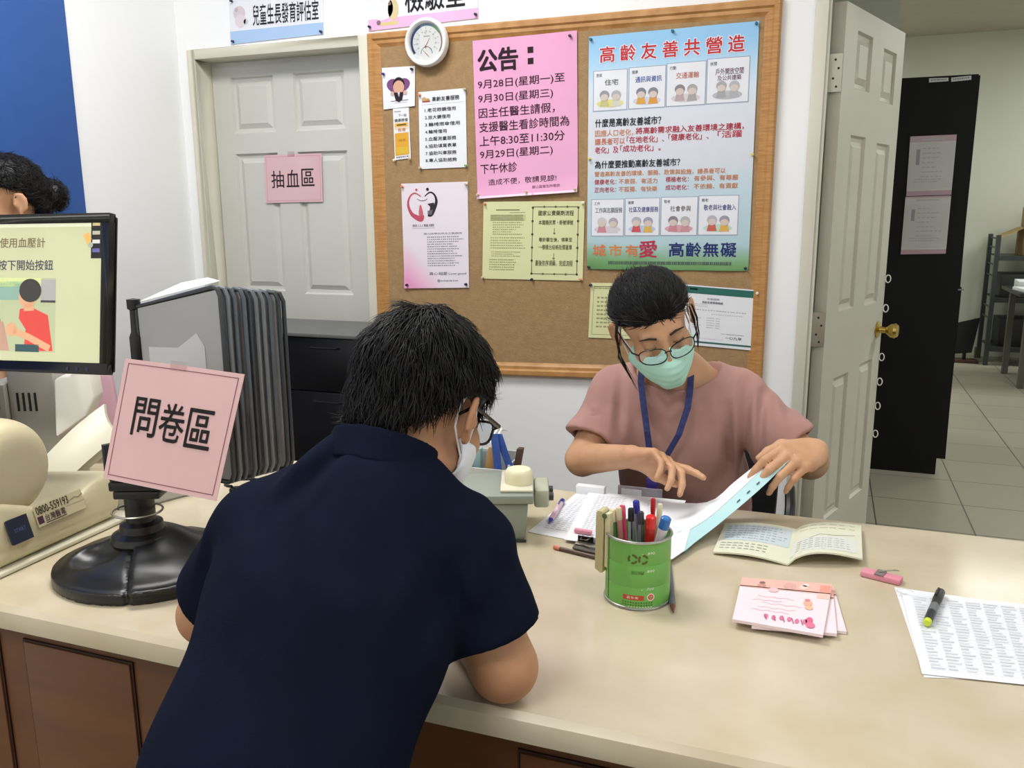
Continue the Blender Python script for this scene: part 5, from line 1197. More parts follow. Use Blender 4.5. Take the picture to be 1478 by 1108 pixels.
# ================================================================== things on the back wall
def wall_pt(x, y, off): return at_depth(x, y, YW-off)
def wsheet(name, label, cat, px, m, off=.016, **k): return Sheet(name, label, cat, [wall_pt(x, y, off) for x, y in px], m, **k)
pincols = {'blue': '2b3f8f', 'navy': '1f2546', 'white': 'e9e2d6', 'clear': 'c9b99a', 'green': '8fae6a', 'red': 'b8402e', 'teal': '1f6f7a', 'orange': 'd9936a', 'dark': '3a2a3a', 'yellow': 'd9cf6a'}
def pin(x, y, colr, where, off=.0185, board='pushpins on the notice board'):
    p = wall_pt(x, y, off); m = mat('pin_'+colr, pincols[colr], .25)
    o = MB().lathe([(.0, -.002), (.0011, -.002), (.0011, .0), (.0048, .0012), (.0048, .0022), (.0026, .0034), (.0026, .0085), (.0040, .0098), (.0040, .0108), (0, .0112)], tuple(p), (0, -1, 0), n=14).build('pushpin', m, smooth=True)
    tag(o, f'{colr} pushpin {where}', 'pushpin', board)
# door sign strips on the wall
white_sign = mat('white_sign_board', 'e6e8ee', .5)
s = wsheet('door_sign', 'white sign strip with blue band above the closed cream door', 'sign', [(330, -4), (466, -14), (467, 49), (333, 64)], white_sign, off=.004, thick=.003, n=4)
s.rect(0, .73, 1, 1, 'a9c6e8'); s.text('兒童生長發育評估室', .255, .20, .46, '26262c', w=.70, bold=.015)
s.disc(.11, .36, .065, 'd3c6cc', 1); s.disc(.12, .52, .06, 'dcd2d6', 2, ry=.14); s.disc(.18, .55, .025, 'c6c8d2', 2); s.disc(.08, .28, .018, 'bcb0b8', 2); s.done()
for x, y, w_ in ((335, 2, 'top left'), (337, 60, 'bottom left'), (464, 46, 'bottom right')): pin(x, y, 'navy', f'at the {w_} corner of the blue-banded sign', .0075, 'pushpins on the door signs')
s = wsheet('door_sign', 'white sign strip with pink band above the cork notice board', 'sign', [(529, -28), (689, -42), (690, 26), (532, 45)], white_sign, off=.004, thick=.003, n=4)
s.rect(0, .78, 1, 1, 'e6b6dc'); s.text('檢驗室', .35, .13, .60, '1c1c20', w=.54, bold=.02)
s.disc(.17, .58, .07, 'e8e4e8', 2, ry=.22); s.disc(.24, .62, .05, 'd8c69a', 2, ry=.22); s.disc(.13, .72, .05, 'f2f0f2', 3, ry=.1); s.rect(.12, .86, .28, .93, 'd6c68a', 2); s.disc(.10, .86, .02, '8a6a7a', 3); s.disc(.21, .5, .014, '7a6a5a', 3); s.done()
for x, y, w_ in ((534, 39, 'bottom left'), (687, 21, 'bottom right')): pin(x, y, 'navy', f'at the {w_} corner of the pink-banded sign', .0075, 'pushpins on the door signs')

# pink sign on the door
pk2 = mat('pink_card_door', 'dfbcc1', .75, col2='dab4ba', nscale=4)
s = Sheet('paper_sign', 'small pink paper sign with three black characters taped on the closed cream door', 'sign', [at_depth(x, y, YW+.0735) for x, y in ((381, 224), (464, 221), (466, 291), (384, 293))], pk2, n=6)
s.outline(.03, .035, .97, .965, .008, 'cf9ba4', 1)
for i, ch in enumerate('抽血區'): s.text(ch, .115+i*.265, .33-.012*i, .36, '2a1d24', w=.225, bold=.006)
s.done()
MB().add([s.map([u], [v], .0008)[0] for u, v in ((.42, -.06), (.54, -.06), (.54, .05), (.42, .05))], [[0, 1, 2, 3]]).build('tape', glass('clear_tape', 'f4ecec', .94, .3), s.o)

# hygrometer
cc = wall_pt(618, 62, .026); rr = .079
ck = thing('wall_hygrometer', 'round white dial thermometer hanging at the top of the cork notice board', 'thermometer', (cc[0], YW-.02, cc[2]))
dsp = (cc[0], YW-.0255, cc[2])
MB().lathe([(0, 0), (rr-.006, 0), (rr, .004), (rr, .020), (rr-.004, .026), (rr-.011, .027), (rr-.016, .022), (rr-.017, .014), (0, .014)], dsp, (0, -1, 0), n=64).build('case', mat('white_plastic_case', 'eeeeea', .35), ck, smooth=True)
q = .0625; z0 = YW-.0255-.0145
fd = Sheet('dial_face', None, None, [np.array([cc[0]-q, z0, cc[2]+q]), np.array([cc[0]+q, z0, cc[2]+q]), np.array([cc[0]+q, z0, cc[2]-q]), np.array([cc[0]-q, z0, cc[2]-q])], mat('dial_white', 'dfe1e0', .5), parent=ck, n=1, thick=.0003)
fd.o.data.clear_geometry(); MB_ = MB().lathe([(0, 0), (q, 0), (q, .0003), (0, .0003)], (cc[0], z0+.0002, cc[2]), (0, -1, 0), n=48); fd.o.data.from_pydata(MB_.v, [], MB_.f)
def arc(sh, a0, a1, r0_, r1_, col, lvl=1, c=(.5, .5)):
    n = max(4, int(abs(a1-a0)/6)); P_ = [(c[0]+r_*math.sin(math.radians(a0+(a1-a0)*i/n)), c[1]-r_*math.cos(math.radians(a0+(a1-a0)*i/n))) for r_ in (r0_, r1_) for i in range(n+1)]
    sh.put(P_, [[i, i+1, n+2+i, n+1+i] for i in range(n)], col, lvl)
arc(fd, -128, -60, .41, .48, '2c3458'); arc(fd, -60, -20, .41, .48, '33466e'); arc(fd, -20, 25, .42, .48, '35607a'); arc(fd, 25, 60, .42, .48, '4f8a5a'); arc(fd, 60, 125, .44, .475, '7c5a44'); arc(fd, -150, 150, .488, .495, 'b9bdb9')
for i in range(11):
    a = math.radians(-120+24*i); fd.stroke([(.5+.34*math.sin(a), .5-.34*math.cos(a)), (.5+.385*math.sin(a), .5-.385*math.cos(a))], .008, '6a6e70'); fd.text(str(-30+10*i if i < 9 else 10*i-30), .5+.285*math.sin(a), .48-.285*math.cos(a), .04, '6e7274', align='C')
arc(fd, -95, 60, .155, .175, '4f7a62', 1, (.5, .78)); arc(fd, 40, 95, .155, .175, '4a6a8a', 1, (.5, .78)); fd.text('℃', .44, .24, .05, '8a7a7a'); fd.rect(.42, .33, .60, .36, 'a09aa0')
fd.done()
nd = MB()
for (x0_, y0_), (x1_, y1_), w_ in (((.47, .62), (.60, .40), .012), ((.50, .80), (.58, .88), .016), ((.50, .80), (.40, .70), .008)):
    a = fd.map([x0_], [y0_], .0016)[0]; b = fd.map([x1_], [y1_], .0016)[0]; nd.tube([a, b], [.0011, .0005], 6)
    nd.build('needle', mat('needle_red', '9a3a40', .4), ck); nd = MB()
MB().lathe([(0, 0), (.003, 0), (.003, .003), (0, .0032)], tuple(fd.map([.475], [.615], .0005)[0]), (0, -1, 0), n=14).build('needle_hub', mat('needle_red', '9a3a40', .4), ck)
MB().lathe([(0, 0), (rr-.0165, 0), (rr-.0165, .0006), (0, .0006)], (cc[0], YW-.0255-.0225, cc[2]), (0, -1, 0), n=48).build('glass_cover', glass('clock_glass', 'ffffff', .94, .02), ck)

# purple heart notice
s = wsheet('notice', 'small white notice with a purple heart pinned below the dial thermometer', 'notice', [(551, 98), (599, 95), (599, 153), (554, 158)], paperw, curl=lambda u, v: .004*v*v*np.abs(u-.4))
hp_ = []
for k in range(40):
    t = 2*PI*k/40; hp_.append((.49+.0225*16*math.sin(t)**3, .49-.0175*(13*math.cos(t)-5*math.cos(2*t)-2*math.cos(3*t)-math.cos(4*t))))
s.poly(hp_, '7d4a7f', 1); s.disc(.50, .50, .17, 'd8a890', 3, ry=.17); s.put([(.5+.19*math.cos(a), .46-.21*math.sin(a)) for a in np.linspace(.1, PI-.1, 16)], [list(range(16))], '231a20', 2); s.disc(.50, .36, .13, '231a20', 2, ry=.07)
s.poly([(.34, .62), (.66, .62), (.60, .82), (.50, .86), (.40, .82)], '2a1c28', 4); s.poly([(.46, .62), (.54, .62), (.51, .74)], 'd8c8c8', 5); s.disc(.30, .64, .06, 'd0b0a8', 4); s.disc(.70, .64, .06, 'd0b0a8', 4)
s.rect(.24, .815, .80, .83, '8a8490', 3); s.rect(.34, .87, .76, .878, 'b8b4bc', 2); s.done()
pin(554, 107, 'blue', 'at the left edge of the purple heart notice'); pin(595, 100, 'dark', 'at the top right corner of the purple heart notice')
# orange strip
s = wsheet('notice', 'narrow white and orange paper strip under the purple heart notice', 'notice', [(567, 157), (590, 155), (593, 228), (570, 231)], paperw)
s.rect(.06, .28, .94, .42, 'e9d3c0'); s.rect(.10, .29, .9, .36, 'e8b44a', 2); s.rect(.22, .31, .80, .34, '6a5a2a', 3); s.rect(.06, .48, .92, .92, 'dfa63a', 1); s.rect(.14, .76, .86, .90, 'd9b83e', 2)
s.text('下一站', .34, .11, .06, '4a4e58', w=.5, bold=.01); s.text('健康檢查', .08, .20, .065, '33373f', w=.84, bold=.01); s.text('長青', .26, .385, .075, 'c8742e', w=.5); s.text('站名', .30, .60, .05, 'a06a2a', w=.42); s.lines(.1, .94, .95, .99, 1, '77707a', .6, .1); s.rect(.08, .05, .5, .07, 'aab0b4', 2); s.done()
pin(570, 231, 'white', 'at the bottom left corner of the orange paper strip'); pin(592, 229, 'clear', 'at the bottom right corner of the orange paper strip')
# white list
s = wsheet('notice', 'white sheet with an eight-line numbered list left of the bright pink notice', 'notice', [(604, 133), (672, 127), (674, 241), (606, 244)], paperw)
s.text('高齡友善服務', .29, .075, .06, '202024', w=.58, bold=.02); s.disc(.12, .10, .05, 'c9a27a', 2, ry=.03); s.disc(.20, .11, .04, 'b89a60', 2, ry=.022); s.rect(.08, .12, .25, .135, 'a03a30', 3); s.rect(.06, .165, .95, .169, 'b9bac0', 1)
for i, (t, w_) in enumerate((('1.老花眼鏡借用', .66), ('2.放大鏡借用', .54), ('3.輪椅雨傘借用', .74), ('4.輪椅借用', .46), ('5.血壓測量服務', .66), ('6.協助填寫表單', .66), ('7.協助叫車服務', .66), ('8.專人協助諮詢', .66))): s.text(t, .13, .215+i*.093, .052, '2a2a30', w=w_, bold=.014)
s.done()
for x, y, c_, w_ in ((606, 137, 'orange', 'top left'), (671, 129, 'clear', 'top right'), (607, 242, 'clear', 'bottom left'), (673, 239, 'green', 'bottom right')): pin(x, y, c_, f'at the {w_} corner of the numbered list')
# bright pink notice
bp_ = mat('bright_pink_paper', 'ecaed2', .75, col2='e8a6cc', nscale=3)
s = wsheet('notice', 'bright pink notice with a large black heading pinned left of the blue poster', 'notice', [(682, 59), (833, 44), (834, 277), (690, 287)], bp_, n=16, curl=lambda u, v: .003*np.sin(5*u+2*v)**2+.010*np.clip(v-.93, 0, 1)/.07*(1-np.abs(u-.5)*.4)+.005*np.exp(-((v-.42)/.05)**2)*np.clip(u-.6, 0, 1))
s.text('公告', .045, .058, .145, '2a1420', w=.40, bold=.034); s.rect(.535, .070, .59, .108, '2a1420', 2); s.rect(.535, .138, .59, .176, '2a1420', 2)
for i, (t, w_) in enumerate((('9月28日(星期一)至', .845), ('9月30日(星期三)', .735), ('因主任醫生請假，', .75), ('支援醫生看診時間為', .885), ('上午8:30至11:30分', .84), ('9月29日(星期二)', .725), ('下午休診', .37))):
    s.text(t, .04, .246+i*.0885, .064, '3a1c2e', w=w_, bold=.010)
s.text('造成不便，敬請見諒!', .115, .878, .042, '4a2a3e', w=.68, bold=.010); s.text('鼓山區衛生所敬啟', .56, .938, .02, '6a3a56', w=.27); s.rect(0, .985, 1, 1, 'f2dcea'); s.done()
for x, y, c_, w_ in ((823, 52, 'dark', 'top right corner'), (690, 281, 'clear', 'bottom left corner'), (760, 277, 'clear', 'bottom middle'), (830, 273, 'clear', 'bottom right corner')): pin(x, y, c_, f'at the {w_} of the bright pink notice', .024)
# big blue poster
def poster_mat():
    m = bpy.data.materials.new('poster_paper'); m.use_nodes = True; nt = m.node_tree; b = nt.nodes['Principled BSDF']; b.inputs['Roughness'].default_value = .4
    tc = nt.nodes.new('ShaderNodeTexCoord'); sx = nt.nodes.new('ShaderNodeSeparateXYZ'); nt.links.new(tc.outputs['Object'], sx.inputs[0])
    mr = nt.nodes.new('ShaderNodeMapRange'); mr.inputs['From Min'].default_value = PZ[0]; mr.inputs['From Max'].default_value = PZ[1]; nt.links.new(sx.outputs['Z'], mr.inputs['Value'])
    n = nt.nodes.new('ShaderNodeTexNoise'); n.inputs['Scale'].default_value = 7; n.inputs['Detail'].default_value = 3; nt.links.new(tc.outputs['Object'], n.inputs['Vector'])
    ad = nt.nodes.new('ShaderNodeMath'); ad.operation = 'MULTIPLY_ADD'; ad.inputs[1].default_value = .09; nt.links.new(n.outputs[0], ad.inputs[0]); nt.links.new(mr.outputs[0], ad.inputs[2])
    cr = nt.nodes.new('ShaderNodeValToRGB'); nt.links.new(ad.outputs[0], cr.inputs[0]); e = cr.color_ramp.elements
    stops = [(.04, '5f8f5a'), (.075, '74a468'), (.12, '8fb59a'), (.17, 'b3d0d8'), (.42, 'c3d8e4'), (.52, 'd6dae4'), (.68, 'dadde8'), (.82, 'd3e2f0'), (.90, 'b6d8f0'), (1.0, '92c6ee')]
    e[0].position = stops[0][0]; e[0].color = lin(stops[0][1]); e[1].position = stops[-1][0]; e[1].color = lin(stops[-1][1])
    for p_, c_ in stops[1:-1]: q_ = e.new(p_); q_.color = lin(c_)
    nt.links.new(cr.outputs[0], b.inputs['Base Color']); return m
pc = [(850, 53), (1096, 30), (1080, 391), (847, 388)]
PZ = (wall_pt(960, 390, .016)[2], wall_pt(970, 40, .016)[2])
s = wsheet('poster', 'large pale blue poster with red heading and eight picture boxes on the notice board', 'poster', pc, poster_mat(), n=16, curl=lambda u, v: .003*np.sin(PI*u*2)**2*np.clip(.12-v, 0, 1)*8+.004*np.clip(v-.95, 0, 1)*20*np.sin(PI*u*3)**2)
for i, ch in enumerate('高齡友善共營造'):
    s.text(ch, .070+i*.127, .046, .066, 'c23036', w=.094, bold=.022, lvl=3); s.text(ch, .066+i*.127, .043, .072, 'e6e4ee', w=.102, bold=.055, lvl=2)
def person_pic(s, u, v, k, c1, c2):
    s.poly([(u-.030*k, v+.040*k), (u-.020*k, v+.012*k), (u+.020*k, v+.012*k), (u+.030*k, v+.040*k)], c1, 4); s.disc(u, v-.008*k, .030*k, c2, 5, ry=.019*k); s.disc(u, v+.002*k, .024*k, 'd2c4bc', 6, ry=.014*k)
def picbox(s, u0_, u1_, v0_, v1_, small, title, col, w_, base, p1, p2, t2=None):
    s.rect(u0_-.005, v0_-.003, u1_+.005, v1_+.004, '9aa6ba', 1); s.rect(u0_, v0_, u1_, v1_, 'e4e6ed', 2)
    H_ = v1_-v0_; uc = (u0_+u1_)/2; s.text(small, u0_+.014, v0_+.06*H_, .09*H_, '6a6e78', w=.038, bold=.01, lvl=3)
    s.text(title, uc+.008, v0_+.22*H_, .15*H_, col, w=w_, bold=.014, align='C', lvl=3)
    if t2: s.text(t2, uc+.008, v0_+.38*H_, .12*H_, col, w=w_*.85, bold=.014, align='C', lvl=3)
    s.disc(uc, v1_-.17*H_, .085, base, 3, ry=.10*H_)
    person_pic(s, uc-.035, v1_-.34*H_, 1.0, *p1); person_pic(s, uc+.038, v1_-.33*H_, 1.0, *p2)
picbox(s, .035, .240, .146, .310, '居家', '住宅', '4e534c', .085, 'dbd98a', ('c9c08a', '9a9aa0'), ('cfcfc4', 'b0b0b4'))
picbox(s, .256, .472, .143, .309, '健康', '通訊與資訊', '3a58a6', .16, 'c9cfe0', ('dba64a', '7e8290'), ('d99a4a', '8a8a96'))
picbox(s, .484, .708, .138, .308, '行動', '交通運輸', 'c0705e', .135, 'cfcdd0', ('b8a4a8', '8a8488'), ('a8a4a8', 'aaa6aa'))
picbox(s, .720, .955, .133, .307, '休閒', '戶外開放空間', '6a4e58', .16, 'b9bbc0', ('a8a8ac', 'a8a8ac'), ('b0b2b8', 'b4b4b8'), '及公共建築')
s.text('什麼是高齡友善城市？', .045, .345, .036, '1c1f26', w=.41, bold=.022, lvl=3)
s.text('為什麼要推動高齡友善城市？', .045, .523, .034, '1c1f26', w=.53, bold=.022, lvl=3)
for (t, u0_, v0_, w_, col) in (('因應人口老化，', .045, .392, .24, 'd2946e'), ('將高齡需求融入友善環境之建構，', .30, .389, .64, 'b4283e'), ('讓長者可以', .045, .427, .19, 'cf7a5a'), ('「在地老化」、', .245, .425, .23, 'b83248'), ('「健康老化」、', .50, .422, .24, 'b4283e'), ('「活躍', .79, .419, .14, 'c03a50'), ('老化」及', .045, .463, .15, 'b83a52'), ('「成功老化」。', .205, .461, .25, 'bb3450')): s.text(t, u0_, v0_, .029, col, w=w_, bold=.014, lvl=3)
for (t, u0_, v0_, w_, col) in (('營造高齡友善的環境、服務、政策與設施，讓長者可以', .045, .569, .80, 'd0854e'), ('健康老化：', .045, .603, .14, 'bc3a48'), ('不衰弱、有活力', .20, .603, .24, 'd08a60'), ('積極老化：', .49, .600, .14, 'b83a46'), ('有參與、有尊嚴', .66, .598, .26, 'd08456'), ('正向老化：', .045, .637, .14, 'bc4452'), ('不孤獨、有快樂', .20, .637, .24, 'd08a60'), ('成功老化：', .49, .634, .14, 'bb4656'), ('不依賴、有貢獻', .66, .632, .26, 'd0854e')): s.text(t, u0_, v0_, .023, col, w=w_, bold=.010, lvl=3)
picbox(s, .030, .232, .692, .850, '工作', '工作與志願服務', '6a6e78', .175, 'd8c8d2', ('c98a98', 'c9c4c8'), ('d2ccd2', 'b0a8b0'))
picbox(s, .246, .455, .690, .849, '健康', '社區及健康服務', '4a4690', .185, 'b4c8e6', ('cf5a5a', 'b4b4bc'), ('dbb45a', 'a0a0b4'))
picbox(s, .470, .685, .688, .848, '敬老', '社會參與', '70686a', .125, 'd2a4b0', ('c98a98', '8a8088'), ('c9949c', 'b4b4b8'))
picbox(s, .697, .925, .685, .847, '親老', '敬老與社會融入', '4a3f86', .19, 'b8d8c8', ('c9645a', 'b4b4bc'), ('dcb05a', '9a9aa6'))
for i, ch in enumerate('城市有'): s.text(ch, .038+i*.105, .890, .052, ('d97a4e', 'd98a4a', 'd9804e')[i], w=.085, bold=.018, lvl=3)
s.text('愛', .335, .872, .075, 'bc3350', w=.115, bold=.022, lvl=3)
for i, ch in enumerate('高齡無礙'): s.text(ch, .520+i*.104, .880, .062, '24306e', w=.094, bold=.022, lvl=3)
s.lines(.14, .963, .90, .983, 1, '4f5f58', .7, .0, lvl=3, dash=.010)
s.done()
for x, y, c_, w_ in ((853, 57, 'teal', 'top left corner'), (971, 45, 'teal', 'top middle'), (1092, 34, 'teal', 'top right corner'), (851, 229, 'yellow', 'left edge'), (1086, 223, 'yellow', 'right edge'), (850, 385, 'dark', 'bottom left corner'), (1076, 387, 'navy', 'bottom right corner')): pin(x, y, c_, f'at the {w_} of the large blue poster')
# heart emblem sheet
def pinkish():
    m = bpy.data.materials.new('heart_sheet_paper'); m.use_nodes = True; nt = m.node_tree; b = nt.nodes['Principled BSDF']; b.inputs['Roughness'].default_value = .6
    tc = nt.nodes.new('ShaderNodeTexCoord'); sx = nt.nodes.new('ShaderNodeSeparateXYZ'); nt.links.new(tc.outputs['Object'], sx.inputs[0])
    lo_, hi_ = wall_pt(590, 415, .016), wall_pt(675, 265, .016)
    f1 = nt.nodes.new('ShaderNodeMapRange'); f1.inputs['From Min'].default_value = lo_[2]; f1.inputs['From Max'].default_value = lo_[2]+.17; nt.links.new(sx.outputs['Z'], f1.inputs['Value'])
    f2 = nt.nodes.new('ShaderNodeMapRange'); f2.inputs['From Min'].default_value = lo_[0]; f2.inputs['From Max'].default_value = lo_[0]+.16; nt.links.new(sx.outputs['X'], f2.inputs['Value'])
    ad = nt.nodes.new('ShaderNodeMath'); ad.operation = 'ADD'; nt.links.new(f1.outputs[0], ad.inputs[0]); nt.links.new(f2.outputs[0], ad.inputs[1])
    cr = nt.nodes.new('ShaderNodeValToRGB'); nt.links.new(ad.outputs[0], cr.inputs[0]); e = cr.color_ramp.elements
    e[0].position = .15; e[0].color = lin('e99cc6'); e[1].position = 1.0; e[1].color = lin('ece2ea'); q_ = e.new(.55); q_.color = lin('f0c4da')
    nt.links.new(cr.outputs[0], b.inputs['Base Color']); return m
s = wsheet('notice', 'white and pink sheet with a two-figure heart emblem under the numbered list', 'notice', [(579, 265), (675, 262), (677, 415), (584, 416)], pinkish(), n=12, curl=lambda u, v: .006*np.clip(v-.85, 0, 1)*6*np.clip(.3-u, 0, 1)*3+.002*np.sin(PI*u))
def swoosh(pts, ws, col):
    pts = np.array(pts); n = len(pts); T = np.linspace(0, n-1, 26); P_ = []; W_ = []
    for t in T:
        i = min(int(t), n-2); f_ = t-i; p0, p1, p2, p3 = pts[max(i-1, 0)], pts[i], pts[i+1], pts[min(i+2, n-1)]
        P_.append(.5*((2*p1)+(-p0+p2)*f_+(2*p0-5*p1+4*p2-p3)*f_**2+(-p0+3*p1-3*p2+p3)*f_**3)); W_.append(ws[i]*(1-f_)+ws[i+1]*f_)
    s.stroke(P_, W_, col, 2)
swoosh([(.30, .125), (.21, .092), (.13, .125), (.10, .20), (.15, .285), (.24, .325), (.30, .335), (.33, .30)], [.012, .018, .022, .035, .05, .07, .075, .03], 'bf5266')
swoosh([(.30, .335), (.295, .27), (.29, .205)], [.075, .065, .02], 'c7657a')
swoosh([(.36, .125), (.44, .088), (.51, .115), (.535, .175), (.50, .24), (.45, .29), (.40, .295)], [.012, .020, .026, .04, .05, .07, .05], '2c2830')
s.poly([(.40, .195), (.50, .185), (.50, .245), (.43, .262), (.44, .225)], '332e38', 3); s.poly([(.40, .262), (.48, .25), (.46, .30), (.40, .295)], '6d6a70', 3)
swoosh([(.24, .145), (.30, .165), (.37, .160), (.40, .145)], [.006, .010, .010, .006], '7a6a78')
s.disc(.235, .062, .018, 'c05a6a', 2); s.disc(.405, .060, .022, '2a262c', 2)
s.text('鼓山醫療', .155, .385, .026, '6c6a72', w=.34, lvl=2); s.rect(.15, .422, .50, .425, 'a0a0a6', 1)
s.text('鼓山區衛生所志工服務隊', .33, .468, .018, '6a6872', w=.58)
s.lines(.38, .505, .93, .80, 13, '8f8d97', .45, .3); s.text('真心相愛', .40, .845, .030, '5a5760', w=.28); s.text('Love good', .70, .852, .026, '5a5760', w=.26); s.lines(.52, .925, .86, .945, 1, '8a8890', .6, .1); s.disc(.545, .93, .022, '9a98a4', 2); s.done()
for x, y, c_, w_ in ((581, 269, 'orange', 'top left'), (673, 266, 'clear', 'top right'), (588, 411, 'navy', 'bottom left'), (673, 410, 'navy', 'bottom right')): pin(x, y, c_, f'at the {w_} corner of the heart emblem sheet', .022 if 'bottom left' in w_ else .0185)
# yellow double sheet
yel = mat('pale_yellow_paper', 'dedfae', .8, col2='dadba8', nscale=4)
s = wsheet('notice', 'pale yellow double sheet with print on both halves below the bright pink notice', 'notice', [(698, 291), (844, 290), (841, 405), (696, 402)], yel, n=12)
s.rect(.13, .10, .37, .112, '7a7a52', 2); s.lines(.27, .135, .43, .15, 1, '8a8a60', .6, 0); s.rect(.07, .165, .43, .245, 'c9ca97', 1)
s.lines(.08, .17, .43, .25, 4, '9a9b6e', .5, .1); s.lines(.10, .26, .43, .44, 6, '9a9b6c', .42, .45); s.lines(.08, .455, .43, .62, 5, 'a4a578', .42, .15); s.lines(.09, .64, .40, .72, 3, '9a9b6c', .42, .5); s.lines(.07, .74, .43, .90, 5, '9a9b6c', .42, .35)
s.outline(.497, .065, .945, .925, .006, '5f5f3e', 2)
for k in range(6):
    for u_ in (.50, .942): s.disc(u_, .08+k*.168, .011, '4a4a30', 3)
for k in range(1, 4):
    for v_ in (.068, .922): s.disc(.50+k*.112, v_, .010, '6a6a46', 3)
s.text('國家公費藥劑流程', .555, .115, .065, '55553a', w=.345, bold=.012); s.text('本國籍民眾・掛號領號', .56, .235, .06, '5c5c3e', w=.335, bold=.012); s.text('看診醫生後，領單至', .565, .455, .055, '5c5c3e', w=.325, bold=.012); s.text('一樓櫃台結帳批價蓋章', .565, .545, .065, '6a6a48', w=.325, bold=.006); s.text('最後依序領藥，完成流程', .535, .745, .075, '5c5c3e', w=.365, bold=.006)
for v_ in (.335, .655): s.stroke([(.715, v_), (.715, v_+.07)], .006, '8a8a62'); s.poly([(.70, v_+.06), (.73, v_+.06), (.715, v_+.085)], '8a8a62', 2)
s.done()
for x, y, c_, w_ in ((700, 294, 'orange', 'top left corner'), (841, 293, 'white', 'top right corner'), (697, 400, 'clear', 'bottom left corner'), (768, 403, 'navy', 'bottom middle'), (838, 403, 'orange', 'bottom right corner')): pin(x, y, c_, f'at the {w_} of the yellow double sheet')
# yellow sheet behind the woman
s = wsheet('notice', 'pale yellow sheet partly hidden behind the head of the person in pink', 'notice', [(853, 408), (940, 409), (937, 490), (849, 487)], yel)
s.outline(.05, .06, .95, .94, .008, '9a9a68', 1); s.lines(.06, .06, .5, .12, 2, '77774e', .5, .2); s.lines(.12, .25, .9, .85, 8, 'a0a06e', .4, .3); s.done()
pin(853, 411, 'navy', 'at the top left corner of the yellow sheet behind the woman')
# certificate
s = wsheet('certificate', 'white certificate with a dark green band right of the woman on the notice board', 'certificate', [(985, 410), (1098, 419), (1089, 506), (982, 496)], paperw, n=8)
s.rect(0, .02, 1, .135, '2f6a60', 1); s.rect(0, .925, 1, .955, '3a6a64', 1); s.lines(.10, .05, .21, .10, 1, 'cfe0d8', .5, 0); s.text('合格證明', .33, .19, .035, '85858e', w=.16, bold=.005); s.text('高齡友善健康機構', .27, .245, .042, '60606a', w=.27, bold=.004)
s.lines(.13, .30, .36, .36, 2, 'b0b0b8', .3, .3); s.lines(.13, .39, .85, .44, 1, 'b8b8c0', .3, .0); s.lines(.4, .45, .85, .49, 1, 'bcbcc4', .3, .1)
for k in range(5): s.lines(.15, .53+k*.04, .27, .55+k*.04, 1, 'a8a8b0', .5, .3); s.lines(.34, .52+k*.04, .44, .54+k*.04, 1, 'a8a8b0', .5, .1); s.lines(.46, .52+k*.04, .52, .54+k*.04, 1, 'a8a8b0', .5, .1)
s.lines(.54, .765, .84, .785, 1, 'a0a0a8', .6, 0); s.text('一○九年', .60, .805, .05, '5a5a62', w=.22, bold=.012); s.lines(.14, .87, .6, .885, 1, 'c4b8bc', .5, .1); s.done()
pin(1093, 423, 'white', 'at the top right corner of the certificate')

# ================================================================== behind the counter and the rear room
lc = thing('low_cabinet', 'low black cabinet with a thin grey top rim against the closed cream door', 'cabinet', (-1.78, 2.55, 0))
cz = at_depth(412, 484, 2.42)[2]
box('carcass', (-2.16, 2.44, .03), (-1.36, 2.74, cz), mat('black_cabinet_laminate', '0f0f11', .4), lc, bevel=.003)
box('top_rim', (-2.165, 2.41, cz), (-1.355, 2.745, cz+.012), mat('grey_rim', '5e605f', .4), lc, bevel=.002)
for a0, a1 in ((-2.157, -1.762), (-1.758, -1.363)):
    for z0, z1 in ((.06, cz-.19), (cz-.186, cz-.004)):
        d_ = box('drawer_front', (a0, 2.421, z0), (a1, 2.439, z1), mat('black_cabinet_front', '121215', .35), lc, bevel=.002)
        MB().tube([((a0+a1)/2-.05, 2.421, z1-.03), ((a0+a1)/2-.05, 2.405, z1-.03), ((a0+a1)/2+.05, 2.405, z1-.03), ((a0+a1)/2+.05, 2.421, z1-.03)], .004, 8).build('handle', mat('black_handle', '1c1c1f', .3), d_)
# office chair of the woman
och = thing('office_chair', 'black office chair under the person in the dusty pink blouse', 'chair', (-.27, 2.06, 0))
fab = mat('black_chair_fabric', '141416', .9)
box('seat', (-.50, 1.86, .40), (-.04, 2.28, .455), fab, och, bevel=.02)
MB().prism([(-.47, 2.225, .52), (-.085, 2.225, .52), (-.075, 2.235, .84), (-.48, 2.235, .84)], (0, .035, 0)).build('backrest', fab, och, bevel=.012)
MB().tube([(-.27, 2.20, .42), (-.27, 2.29, .43), (-.27, 2.30, .62)], .014, 8).build('back_bar', blackp, och, smooth=True)
MB().lathe([(.025, .06), (.025, .40)], (-.27, 2.07, 0), n=14).build('gas_post', steel, och)
for k in range(5):
    a = k*2*PI/5+.4; ex, ey = -.27+.26*math.cos(a), 2.07+.26*math.sin(a)
    l_ = MB().tube([(-.27, 2.07, .085), (ex, ey, .065)], [.022, .014], 8).build('base_leg', blackp, och)
    MB().lathe([(0, -.012), (.024, -.012), (.026, -.008), (.026, .008), (.024, .012), (0, .012)], (ex, ey, .0265), (math.sin(a), -math.cos(a), 0), n=18).build('caster', blackp, l_, smooth=True)
ar = MB().tube([(-.055, 2.10, .42), (-.045, 2.12, .60), (-.045, 2.16, .66), (-.05, 2.22, .69)], .013, 8).build('armrest', blackp, och, smooth=True)

